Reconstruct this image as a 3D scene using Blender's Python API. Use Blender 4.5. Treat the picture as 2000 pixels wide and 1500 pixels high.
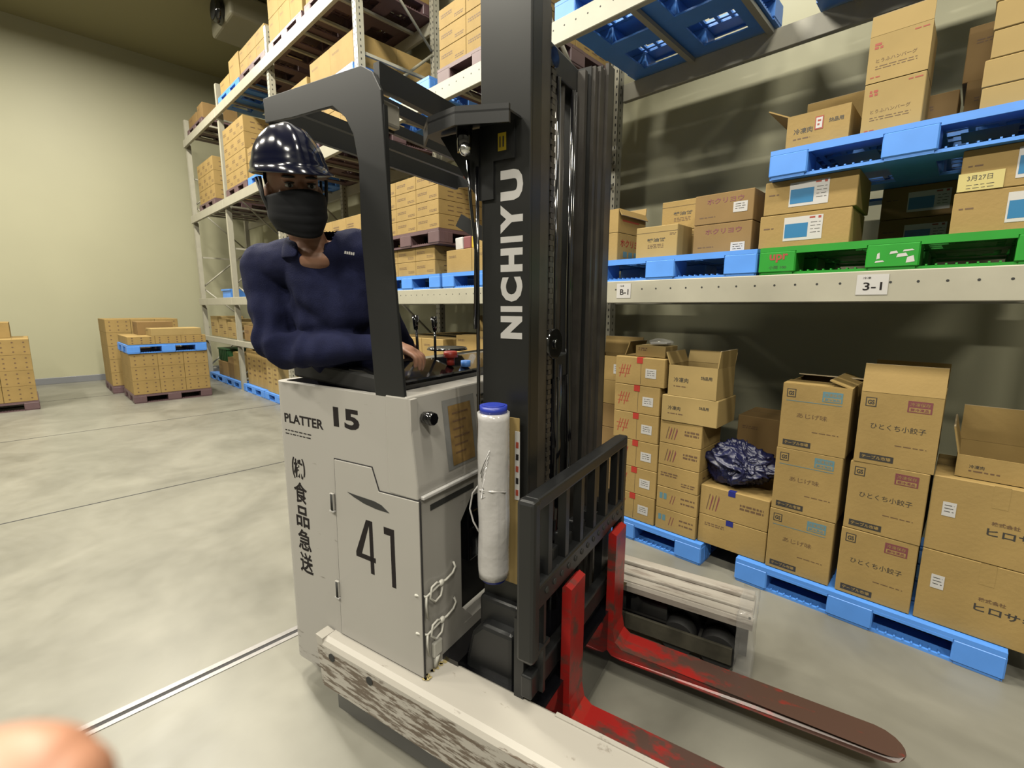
import bpy, bmesh, math, random
from mathutils import Vector, Matrix, noise
for o in list(bpy.data.objects): bpy.data.objects.remove(o)
SC = bpy.context.scene
COL = SC.collection
random.seed(7)
rad = math.radians

# ------------------------------------------------------------------ camera
YAW, PITCH, ROLL = rad(134.2207), rad(9.2659), rad(0.1845)
CAM_Z = 1.57
fw = Vector((math.cos(YAW) * math.cos(PITCH), math.sin(YAW) * math.cos(PITCH), -math.sin(PITCH)))
rt = Vector((math.sin(YAW), -math.cos(YAW), 0))
up = rt.cross(fw)
rt2 = rt * math.cos(ROLL) + up * math.sin(ROLL)
up2 = up * math.cos(ROLL) - rt * math.sin(ROLL)
cam = bpy.data.cameras.new('camera')
cam.sensor_width = 36
cam.lens = 915.73 / 2000 * 36
cam.clip_start = 0.01
cam.clip_end = 100
cam.dof.use_dof = True
cam.dof.focus_distance = 2.3
cam.dof.aperture_fstop = 5.5
camo = bpy.data.objects.new('camera', cam)
COL.objects.link(camo)
M = Matrix((rt2, up2, -fw)).transposed().to_4x4()
M.translation = (0, 0, CAM_Z)
camo.matrix_world = M
SC.camera = camo

# ------------------------------------------------------------------ world, exposure, lamps
w = bpy.data.worlds.new('world')
SC.world = w
w.use_nodes = True
w.node_tree.nodes['Background'].inputs[0].default_value = (0.9, 0.95, 0.85, 1)
w.node_tree.nodes['Background'].inputs[1].default_value = 0.02
SC.view_settings.view_transform = 'Standard'
SC.view_settings.look = 'None'
SC.view_settings.gamma = 1
SC.view_settings.exposure = 0.27
LAMP_W = 330
def area(name, loc, sx, sy, power, col=(1.0, 0.945, 0.81), rz=0):
    l = bpy.data.lights.new(name, 'AREA')
    l.shape = 'RECTANGLE'; l.size = sx; l.size_y = sy; l.energy = power; l.color = col
    o = bpy.data.objects.new(name, l); COL.objects.link(o)
    o.location = loc; o.rotation_euler = (0, 0, rz)
    return o
for lx in (-9.6, -6.4, -3.2, 0.0, 3.2):
    for ly in (-3.2, 0.9):
        area('ceiling_lamp', (lx, ly, 6.6), 1.2, 0.35, LAMP_W * (0.5 if lx > -1 and ly > 0 else 1.0))
SC.cycles.max_bounces = 8
SC.cycles.diffuse_bounces = 3

# ------------------------------------------------------------------ materials
REFL = 0.42
def dim(c): return tuple(x * REFL for x in c)
def mat(name, col, rough=0.5, metal=0.0, var=0.0, vscale=5.0, bump=0.0, bscale=40.0, spec=0.5, coat=0.0, alpha=1.0, trans=0.0):
    if metal < 0.5: col = dim(col)
    m = bpy.data.materials.new(name); m.use_nodes = True
    nt = m.node_tree; b = nt.nodes['Principled BSDF']
    b.inputs['Base Color'].default_value = (*col, 1)
    b.inputs['Roughness'].default_value = rough
    b.inputs['Metallic'].default_value = metal
    b.inputs['Specular IOR Level'].default_value = spec
    b.inputs['Coat Weight'].default_value = coat
    b.inputs['Alpha'].default_value = alpha
    b.inputs['Transmission Weight'].default_value = trans
    tc = nt.nodes.new('ShaderNodeTexCoord')
    if var > 0:
        n = nt.nodes.new('ShaderNodeTexNoise'); n.inputs['Scale'].default_value = vscale; n.inputs['Detail'].default_value = 5
        nt.links.new(tc.outputs['Object'], n.inputs['Vector'])
        r = nt.nodes.new('ShaderNodeMapRange')
        r.inputs['From Min'].default_value = 0.3; r.inputs['From Max'].default_value = 0.7
        r.inputs['To Min'].default_value = 1 - var; r.inputs['To Max'].default_value = 1 + var
        nt.links.new(n.outputs['Fac'], r.inputs['Value'])
        h = nt.nodes.new('ShaderNodeVectorMath'); h.operation = 'SCALE'
        h.inputs[0].default_value = col
        nt.links.new(r.outputs[0], h.inputs['Scale'])
        nt.links.new(h.outputs[0], b.inputs['Base Color'])
    if bump > 0:
        n2 = nt.nodes.new('ShaderNodeTexNoise'); n2.inputs['Scale'].default_value = bscale; n2.inputs['Detail'].default_value = 3
        nt.links.new(tc.outputs['Object'], n2.inputs['Vector'])
        bp = nt.nodes.new('ShaderNodeBump'); bp.inputs['Strength'].default_value = bump; bp.inputs['Distance'].default_value = 0.01
        nt.links.new(n2.outputs['Fac'], bp.inputs['Height']); nt.links.new(bp.outputs[0], b.inputs['Normal'])
    return m

def worn(name, base, under, scale=(1, 1, 1), ns=6.0, lo=0.55, hi=0.62, rough=0.45, axis_ramp=None, metal=0.0):
    """painted metal whose paint is scraped off in patches"""
    m = mat(name, base, rough, metal); base = dim(base); under = dim(under); nt = m.node_tree; b = nt.nodes['Principled BSDF']
    tc = nt.nodes.new('ShaderNodeTexCoord'); mp = nt.nodes.new('ShaderNodeMapping'); mp.inputs['Scale'].default_value = scale
    nt.links.new(tc.outputs['Object'], mp.inputs['Vector'])
    n = nt.nodes.new('ShaderNodeTexNoise'); n.inputs['Scale'].default_value = ns; n.inputs['Detail'].default_value = 8; n.inputs['Roughness'].default_value = 0.65
    nt.links.new(mp.outputs[0], n.inputs['Vector'])
    src = n.outputs['Fac']
    if axis_ramp:
        ax, a, c, amt = axis_ramp
        s = nt.nodes.new('ShaderNodeSeparateXYZ'); nt.links.new(tc.outputs['Object'], s.inputs[0])
        r = nt.nodes.new('ShaderNodeMapRange'); r.inputs['From Min'].default_value = a; r.inputs['From Max'].default_value = c
        r.inputs['To Min'].default_value = 0; r.inputs['To Max'].default_value = amt
        nt.links.new(s.outputs[ax], r.inputs['Value'])
        ad = nt.nodes.new('ShaderNodeMath'); ad.operation = 'ADD'
        nt.links.new(src, ad.inputs[0]); nt.links.new(r.outputs[0], ad.inputs[1]); src = ad.outputs[0]
    cr = nt.nodes.new('ShaderNodeMapRange'); cr.inputs['From Min'].default_value = lo; cr.inputs['From Max'].default_value = hi
    nt.links.new(src, cr.inputs['Value'])
    mx = nt.nodes.new('ShaderNodeMix'); mx.data_type = 'RGBA'
    mx.inputs[6].default_value = (*base, 1); mx.inputs[7].default_value = (*under, 1)
    nt.links.new(cr.outputs[0], mx.inputs[0]); nt.links.new(mx.outputs[2], b.inputs['Base Color'])
    return m

def concrete():
    m = mat('polished_concrete', (0.40, 0.39, 0.33), 0.33)
    nt = m.node_tree; b = nt.nodes['Principled BSDF']; b.inputs['Specular IOR Level'].default_value = 0.35
    tc = nt.nodes.new('ShaderNodeTexCoord')
    n = nt.nodes.new('ShaderNodeTexNoise'); n.inputs['Scale'].default_value = 1.1; n.inputs['Detail'].default_value = 6; n.inputs['Distortion'].default_value = 1.2
    n2 = nt.nodes.new('ShaderNodeTexNoise'); n2.inputs['Scale'].default_value = 9; n2.inputs['Detail'].default_value = 8
    nt.links.new(tc.outputs['Object'], n.inputs['Vector']); nt.links.new(tc.outputs['Object'], n2.inputs['Vector'])
    mx = nt.nodes.new('ShaderNodeMix'); mx.data_type = 'RGBA'
    mx.inputs[6].default_value = (*dim((0.235, 0.228, 0.188)), 1); mx.inputs[7].default_value = (*dim((0.385, 0.373, 0.312)), 1)
    ad = nt.nodes.new('ShaderNodeMath'); ad.operation = 'MULTIPLY_ADD'; ad.inputs[1].default_value = 0.35
    nt.links.new(n2.outputs['Fac'], ad.inputs[0])
    sb = nt.nodes.new('ShaderNodeMapRange'); sb.inputs['From Min'].default_value = 0.3; sb.inputs['From Max'].default_value = 0.7; sb.inputs['To Min'].default_value = -0.1; sb.inputs['To Max'].default_value = 0.85
    nt.links.new(n.outputs['Fac'], sb.inputs['Value']); nt.links.new(sb.outputs[0], ad.inputs[2])
    nt.links.new(ad.outputs[0], mx.inputs[0]); nt.links.new(mx.outputs[2], b.inputs['Base Color'])
    r = nt.nodes.new('ShaderNodeMapRange'); r.inputs['To Min'].default_value = 0.28; r.inputs['To Max'].default_value = 0.46
    nt.links.new(n2.outputs['Fac'], r.inputs['Value']); nt.links.new(r.outputs[0], b.inputs['Roughness'])
    return m

CB = (0.52, 0.355, 0.13)
MT = dict(
    floor=concrete(),
    wall=mat('cream_wall_paint', (0.64, 0.62, 0.41), 0.55, var=0.04, vscale=0.6),
    wallf=mat('grey_wall_panel', (0.25, 0.25, 0.22), 0.6),
    ceil=mat('ceiling_panel', (0.50, 0.46, 0.24), 0.6),
    base=mat('grey_skirting', (0.30, 0.31, 0.33), 0.3),
    steel=mat('joint_steel', (0.55, 0.53, 0.52), 0.35, 0.3, var=0.1, vscale=20),
    dark=mat('joint_gap', (0.02, 0.018, 0.02), 0.7),
    rack=mat('rack_paint', (0.62, 0.59, 0.47), 0.4, var=0.05, vscale=8),
    hole=mat('hole_dark', (0.03, 0.03, 0.028), 0.8),
    card=mat('cardboard', CB, 0.75, var=0.09, vscale=4, bump=0.08, bscale=60, spec=0.2),
    card2=mat('pale_cardboard', (0.57, 0.41, 0.165), 0.75, var=0.08, vscale=4, spec=0.2),
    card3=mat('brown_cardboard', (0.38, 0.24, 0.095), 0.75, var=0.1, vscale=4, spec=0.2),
    cardin=mat('cardboard_inside', (0.40, 0.275, 0.115), 0.8, var=0.08, vscale=6, spec=0.2),
    edge=mat('cardboard_edge', (0.60, 0.47, 0.28), 0.8),
    tape=mat('brown_tape', (0.46, 0.30, 0.13), 0.3, spec=0.6),
    seam=mat('seam_dark', (0.10, 0.06, 0.03), 0.8),
    ink=mat('print_ink', (0.05, 0.045, 0.04), 0.6),
    inkb=mat('brown_ink', (0.20, 0.11, 0.05), 0.7),
    red=mat('red_ink', (0.50, 0.07, 0.035), 0.6),
    redtape=mat('red_tape', (0.62, 0.05, 0.03), 0.45),
    bluetape=mat('blue_tape', (0.03, 0.04, 0.30), 0.4),
    maroonink=mat('maroon_ink', (0.28, 0.07, 0.08), 0.6),
    tealink=mat('teal_ink', (0.15, 0.33, 0.40), 0.6),
    white=mat('label_white', (0.80, 0.78, 0.76), 0.5),
    teal=mat('label_blue', (0.02, 0.25, 0.55), 0.45),
    yellow=mat('note_yellow', (0.80, 0.68, 0.25), 0.6),
    pblue=mat('blue_pallet_plastic', (0.14, 0.46, 1.30), 0.42, var=0.06, vscale=7),
    pgreen=mat('green_pallet_plastic', (0.02, 0.42, 0.03), 0.42, var=0.08, vscale=7),
    pmaroon=mat('maroon_pallet_plastic', (0.20, 0.115, 0.125), 0.5, var=0.08, vscale=7),
    cab=mat('truck_white_paint', (0.60, 0.575, 0.53), 0.32, var=0.03, vscale=3, coat=0.2),
    cabw=worn('scuffed_white_paint', (0.60, 0.575, 0.53), (0.16, 0.13, 0.10), (1.0, 1.0, 5.0), 5, 0.66, 0.74, axis_ramp=(2, 0.42, 0.08, 0.16)),
    outr=worn('scraped_white_paint', (0.66, 0.62, 0.55), (0.20, 0.15, 0.11), (1.6, 3.0, 11.0), 6, 0.63, 0.70, axis_ramp=(2, 0.316, 0.27, 0.16)),
    outf=worn('worn_outrigger_paint', (0.62, 0.57, 0.50), (0.30, 0.24, 0.20), (1, 6, 6), 6, 0.52, 0.7),
    black=mat('truck_dark_grey', (0.018, 0.019, 0.020), 0.38, var=0.1, vscale=6),
    blackm=mat('mast_black', (0.028, 0.029, 0.028), 0.34, 0.2, var=0.15, vscale=4),
    rail=mat('mast_rail_steel', (0.11, 0.10, 0.088), 0.36, 0.4, var=0.2, vscale=12),
    gloss=mat('black_gloss', (0.006, 0.006, 0.008), 0.12, coat=0.6),
    rubber=mat('rubber', (0.02, 0.02, 0.02), 0.7),
    olive=mat('grimy_steel', (0.12, 0.11, 0.08), 0.5, 0.3, var=0.3, vscale=15),
    fork=worn('fork_paint', (0.55, 0.022, 0.018), (0.14, 0.075, 0.058), (1, 2, 2), 7, 0.52, 0.66, 0.34, axis_ramp=(0, 0.66, 1.45, 0.24), metal=0.1),
    chrome=mat('bright_metal', (0.75, 0.75, 0.75), 0.15, 1.0),
    text=mat('lettering_white', (0.78, 0.76, 0.74), 0.4),
    textk=mat('lettering_black', (0.025, 0.02, 0.02), 0.75, spec=0.15),
    film=mat('stretch_film', (0.72, 0.70, 0.69), 0.16, coat=0.5, bump=0.25, bscale=25),
    core=mat('blue_core', (0.02, 0.05, 0.50), 0.4),
    cord=mat('white_cord', (0.82, 0.80, 0.72), 0.5),
    brass=mat('aged_notice', (0.36, 0.22, 0.07), 0.6, var=0.25, vscale=30),
    sleeve=mat('clear_sleeve', (0.35, 0.35, 0.34), 0.2, var=0.1, vscale=20),
    knit=mat('navy_sweater', (0.016, 0.020, 0.070), 0.9, var=0.12, vscale=30, bump=0.35, bscale=350, spec=0.15),
    trous=mat('dark_trousers', (0.02, 0.02, 0.03), 0.85),
    mask=mat('black_mask', (0.008, 0.009, 0.012), 0.85, spec=0.2),
    skin=mat('skin', (0.48, 0.24, 0.15), 0.5, var=0.08, vscale=25),
    fing=mat('finger_skin', (0.68, 0.32, 0.19), 0.5, var=0.05, vscale=60),
    nail=mat('nail', (0.80, 0.52, 0.42), 0.3),
    hair=mat('black_hair', (0.008, 0.007, 0.006), 0.6),
    eyew=mat('eye_white', (0.7, 0.68, 0.65), 0.3),
    helmet=mat('navy_helmet_shell', (0.006, 0.008, 0.028), 0.14, coat=0.2),
    navybag=mat('navy_plastic', (0.010, 0.014, 0.085), 0.40, var=0.2, vscale=8, spec=0.6),
    amber=mat('orange_knob', (0.6, 0.07, 0.02), 0.4),
    lens=mat('lamp_lens', (0.55, 0.52, 0.45), 0.2, coat=0.5),
    unit=mat('unit_beige', (0.50, 0.47, 0.34), 0.5),
    greenc=mat('green_crate', (0.01, 0.10, 0.02), 0.5),
    ylwp=mat('yellowed_paint', (0.62, 0.50, 0.22), 0.5),
    ylw=mat('warning_yellow', (0.75, 0.55, 0.02), 0.5),
    clear=mat('plastic_wrap', (0.75, 0.74, 0.70), 0.12, bump=0.5, bscale=18, alpha=0.28, coat=0.6),
)

# ------------------------------------------------------------------ mesh builder
TXT = {}
def text_polys(s, bold=0.0):
    k = (s, bold)
    if k in TXT: return TXT[k]
    c = bpy.data.curves.new('lettering', 'FONT'); c.body = s; c.resolution_u = 3; c.offset = bold; c.size = 1
    o = bpy.data.objects.new('lettering', c); COL.objects.link(o)
    dg = bpy.context.evaluated_depsgraph_get()
    me = bpy.data.meshes.new_from_object(o.evaluated_get(dg))
    vs = [v.co.copy() for v in me.vertices]; fs = [tuple(p.vertices) for p in me.polygons]
    bpy.data.objects.remove(o); bpy.data.curves.remove(c); bpy.data.meshes.remove(me)
    if vs:
        x0 = min(v.x for v in vs); x1 = max(v.x for v in vs); y0 = min(v.y for v in vs); y1 = max(v.y for v in vs)
    else: x0 = x1 = y0 = y1 = 0
    TXT[k] = (vs, fs, x0, x1, y0, y1)
    return TXT[k]

class MB:
    def __init__(s, *mats):
        s.bm = bmesh.new(); s.mats = [MT[m] for m in mats]
    def _tag(s, faces, mi):
        for f in faces: f.material_index = mi
    def box(s, x0, x1, y0, y1, z0, z1, mi=0, bev=0.0, seg=2, rot=None):
        c = Vector(((x0 + x1) / 2, (y0 + y1) / 2, (z0 + z1) / 2))
        m = Matrix.Translation(c)
        if rot is not None: m = m @ rot
        m = m @ Matrix.Diagonal((abs(x1 - x0), abs(y1 - y0), abs(z1 - z0), 1))
        r = bmesh.ops.create_cube(s.bm, size=1, matrix=m)
        fs = set(f for v in r['verts'] for f in v.link_faces); s._tag(fs, mi)
        if bev:
            es = list(set(e for v in r['verts'] for e in v.link_edges))
            rr = bmesh.ops.bevel(s.bm, geom=es, offset=bev, segments=seg, affect='EDGES', profile=0.5)
            s._tag(rr['faces'], mi)
    def face(s, pts, mi=0):
        f = s.bm.faces.new([s.bm.verts.new(p) for p in pts]); f.material_index = mi; return f
    def prism(s, poly, ax, a0, a1, mi=0, bev=0.0):
        """poly in the two other axes (in order), extruded along ax"""
        def P(u, v, a):
            return {'x': (a, u, v), 'y': (u, a, v), 'z': (u, v, a)}[ax]
        A = [s.bm.verts.new(P(u, v, a0)) for u, v in poly]; B = [s.bm.verts.new(P(u, v, a1)) for u, v in poly]
        n = len(poly); fs = [s.bm.faces.new(A), s.bm.faces.new(B[::-1])]
        for i in range(n): fs.append(s.bm.faces.new([A[i], B[i], B[(i + 1) % n], A[(i + 1) % n]]))
        bmesh.ops.recalc_face_normals(s.bm, faces=fs); s._tag(fs, mi)
        if bev:
            es = list(set(e for f in fs for e in f.edges))
            rr = bmesh.ops.bevel(s.bm, geom=es, offset=bev, segments=2, affect='EDGES', profile=0.5); s._tag(rr['faces'], mi)
    def cyl(s, p0, p1, r0, r1=None, n=16, mi=0, caps=True):
        r1 = r0 if r1 is None else r1
        p0 = Vector(p0); p1 = Vector(p1); d = p1 - p0
        q = d.to_track_quat('Z', 'Y').to_matrix().to_4x4()
        r = bmesh.ops.create_cone(s.bm, cap_ends=caps, segments=n, radius1=r0, radius2=r1, depth=d.length, matrix=Matrix.Translation((p0 + p1) / 2) @ q)
        fs = set(f for v in r['verts'] for f in v.link_faces); s._tag(fs, mi)
        for f in fs: f.smooth = len(f.verts) == 4
    def ell(s, c, r, mi=0, seg=16, rot=None):
        m = Matrix.Translation(c)
        if rot is not None: m = m @ rot
        m = m @ Matrix.Diagonal((r[0], r[1], r[2], 1))
        rr = bmesh.ops.create_uvsphere(s.bm, u_segments=seg, v_segments=max(6, seg // 2), radius=1, matrix=m)
        for f in set(f for v in rr['verts'] for f in v.link_faces): f.material_index = mi; f.smooth = True
    def tube(s, pts, r, n=8, mi=0, rs=None, closed=False):
        pts = [Vector(p) for p in pts]; rings = []
        N = len(pts)
        for i, p in enumerate(pts):
            a = pts[i - 1] if (i > 0 or closed) else p; b = pts[(i + 1) % N] if (i < N - 1 or closed) else p
            d = (b - a).normalized(); u = d.orthogonal().normalized() if i == 0 else (u - d * u.dot(d)).normalized()
            v = d.cross(u); R = rs[i] if rs else r
            rings.append([s.bm.verts.new(p + (u * math.cos(2 * math.pi * k / n) + v * math.sin(2 * math.pi * k / n)) * R) for k in range(n)])
        fs = []
        for i in range(N if closed else N - 1):
            A = rings[i]; B = rings[(i + 1) % N]
            for k in range(n): fs.append(s.bm.faces.new([A[k], A[(k + 1) % n], B[(k + 1) % n], B[k]]))
        if not closed: fs.append(s.bm.faces.new(rings[0][::-1])); fs.append(s.bm.faces.new(rings[-1]))
        for f in fs: f.material_index = mi; f.smooth = len(f.verts) == 4
    def text(s, t, h, org, xd=(1, 0, 0), yd=(0, 0, 1), mi=0, bold=0.0, xs=1.0, wid=None):
        """h: glyph height; org: lower-left corner of the ink"""
        vs, fs, x0, x1, y0, y1 = text_polys(t, bold)
        if not fs: return
        k = h / (y1 - y0); kx = k * xs if wid is None else wid / (x1 - x0)
        xd = Vector(xd); yd = Vector(yd); org = Vector(org)
        V = [s.bm.verts.new(org + xd * ((v.x - x0) * kx) + yd * ((v.y - y0) * k)) for v in vs]
        for f in fs:
            try: s.bm.faces.new([V[i] for i in f]).material_index = mi
            except ValueError: pass
    def rect(s, x0, x1, z0, z1, y, mi=0):       # on a face looking to -y
        s.face([(x0, y, z0), (x1, y, z0), (x1, y, z1), (x0, y, z1)], mi)
    def rectx(s, y0, y1, z0, z1, x, mi=0):      # on a face looking to +x
        s.face([(x, y0, z0), (x, y1, z0), (x, y1, z1), (x, y0, z1)], mi)
    def mesh(s, name, off=None):
        me = bpy.data.meshes.new(name); 
        if off is not None: bmesh.ops.translate(s.bm, verts=s.bm.verts, vec=-Vector(off))
        s.bm.to_mesh(me); s.bm.free()
        for m in s.mats: me.materials.append(m)
        return me
    def build(s, name, parent=None, off=None):
        o = bpy.data.objects.new(name, s.mesh(name, off)); COL.objects.link(o)
        if parent is not None: o.parent = parent
        return o

def tag(o, label, cat, group=None):
    o['label'] = label; o['category'] = cat
    if group: o['group'] = group
    return o
def empty(name, loc, rz=0, label=None, cat=None, group=None):
    o = bpy.data.objects.new(name, None); COL.objects.link(o); o.empty_display_size = 0.1
    o.location = loc; o.rotation_euler = (0, 0, rz)
    if label: tag(o, label, cat, group)
    return o
def struct(o): o['kind'] = 'structure'; return o
def obj(name, me, parent=None, loc=(0, 0, 0), rz=0):
    o = bpy.data.objects.new(name, me); COL.objects.link(o); o.parent = parent
    o.location = loc; o.rotation_euler = (0, 0, rz); return o

# ------------------------------------------------------------------ room
RX0, RX1, RY0, RY1, RZ = -13.3, 5.0, -9.0, 4.12, 6.86
b = MB('floor'); b.box(RX0, RX1, RY0, RY1, -0.1, 0); struct(b.build('floor'))
b = MB('ceil'); b.box(RX0, RX1, RY0, RY1, RZ, RZ + 0.1); struct(b.build('ceiling'))
b = MB('wall'); b.box(RX0 - 0.1, RX0, RY0, RY1, 0, RZ); struct(b.build('wall_left'))
b = MB('wall'); b.box(RX0 - 0.1, RX1 + 0.1, RY1, RY1 + 0.1, 0, RZ); struct(b.build('wall_back'))
b = MB('wallf'); b.box(RX1, RX1 + 0.1, RY0, RY1, 0, RZ); struct(b.build('wall_right'))
b = MB('wallf'); b.box(RX0 - 0.1, RX1 + 0.1, RY0 - 0.1, RY0, 0, RZ); struct(b.build('wall_front'))
b = MB('base'); b.box(RX0, RX0 + 0.03, RY0, RY1, 0, 0.13, bev=0.005); struct(b.build('baseboard_left'))
b = MB('steel', 'dark')
b.box(-2.238, -2.211, RY0, RY1, 0.0, 0.003); b.box(-2.189, -2.166, RY0, RY1, 0.0, 0.003); b.box(-2.211, -2.189, RY0, RY1, 0, 0.001, 1)
struct(b.build('trim_1'))
for i, jx in enumerate((-4.90, -7.93, -10.9)):
    b = MB('dark'); b.box(jx - 0.008, jx + 0.008, RY0, RY1, 0, 0.001); struct(b.build('trim_%d' % (i + 2)))

# ------------------------------------------------------------------ pallets
PSIZE = 1.1
def pallet_mesh(m, mark=None):
    b = MB(m, 'red', 'white', 'ink'); S = PSIZE; H = 0.14
    cuts = [(0, 0.17), (0.455, 0.645), (0.93, 1.10)]
    for x0, x1 in cuts:
        for y0, y1 in cuts: b.box(x0, x1, y0, y1, 0.012, 0.118, bev=0.006, seg=1)
    for a, c in cuts:                                   # base runners and solid deck bands
        b.box(0.004, S - 0.004, a + 0.012, c - 0.012, 0, 0.014)
        b.box(a + 0.012, c - 0.012, 0.0065, S - 0.0065, 0.0005, 0.0130)
        b.box(0.002, S - 0.002, a + .02 if a else 0.002, c - .02 if c < S else S - 0.002, 0.116, 0.1385)
        b.box(a + .02 if a else 0.0045, c - .02 if c < S else S - 0.0045, 0.0045, S - 0.0045, 0.1168, 0.1376)
    n = 12
    for i in range(1, n):                               # open grid of the deck
        t = S * i / n
        b.box(t - 0.011, t + 0.011, 0.01, S - 0.01, 0.121, 0.138); b.box(0.01, S - 0.01, t - 0.011, t + 0.011, 0.1212, 0.1378)
    for k in (0.312, 0.788):
        b.box(k - 0.09, k + 0.09, 0.24, 0.42, 0.119, 0.1375); b.box(k - 0.09, k + 0.09, 0.68, 0.86, 0.119, 0.1375)
    for x0, x1 in ((0.17, 0.455), (0.645, 0.93)):       # toothed lip inside the fork openings
        k = x0 + 0.02
        while k < x1 - 0.012:
            b.box(k, k + 0.007, 0.012, 0.05, 0.013, 0.021); b.box(k, k + 0.007, S - 0.05, S - 0.012, 0.013, 0.021)
            b.box(0.012, 0.05, k, k + 0.007, 0.013, 0.021); b.box(S - 0.05, S - 0.012, k, k + 0.007, 0.013, 0.021)
            k += 0.032
        b.box(x0, x1, 0.001, 0.014, 0.104, 0.118); b.box(x0, x1, S - 0.014, S - 0.001, 0.104, 0.118)
        b.box(0.001, 0.014, x0, x1, 0.104, 0.118); b.box(S - 0.014, S - 0.001, x0, x1, 0.104, 0.118)
    for r in (0.06, 0.10, 0.15):                        # corner ribs
        b.box(S - 0.003, S + 0.0015, r, r + 0.006, 0.02, 0.11)
    if mark:
        b.text('upr', 0.042, (0.05, -0.0008, 0.062), mi=1, bold=0.03, wid=0.085)
        b.text('小岡 100', 0.016, (0.05, -0.0008, 0.03), mi=3, wid=0.08)
        for x0, z0, ww, hh in ((0.49, 0.035, 0.035, 0.010), (0.495, 0.05, 0.012, 0.03), (0.54, 0.07, 0.03, 0.014), (0.565, 0.055, 0.04, 0.018), (0.60, 0.03, 0.03, 0.03), (0.585, 0.078, 0.04, 0.01)):
            b.face([(x0, -0.0008, z0), (x0 + ww, -0.0008, z0 + 0.004), (x0 + ww * 0.8, -0.0008, z0 + hh), (x0 + ww * 0.1, -0.0008, z0 + hh * 0.8)], 2)
    return b.mesh('plastic_pallet')
PM = dict(blue=pallet_mesh('pblue'), maroon=pallet_mesh('pmaroon'), green=pallet_mesh('pgreen', True))
def pallet(x, y, z, col, label, rz=0):
    return tag(obj('plastic_pallet', PM[col], None, (x, y, z), rz), label, 'pallet')

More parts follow.
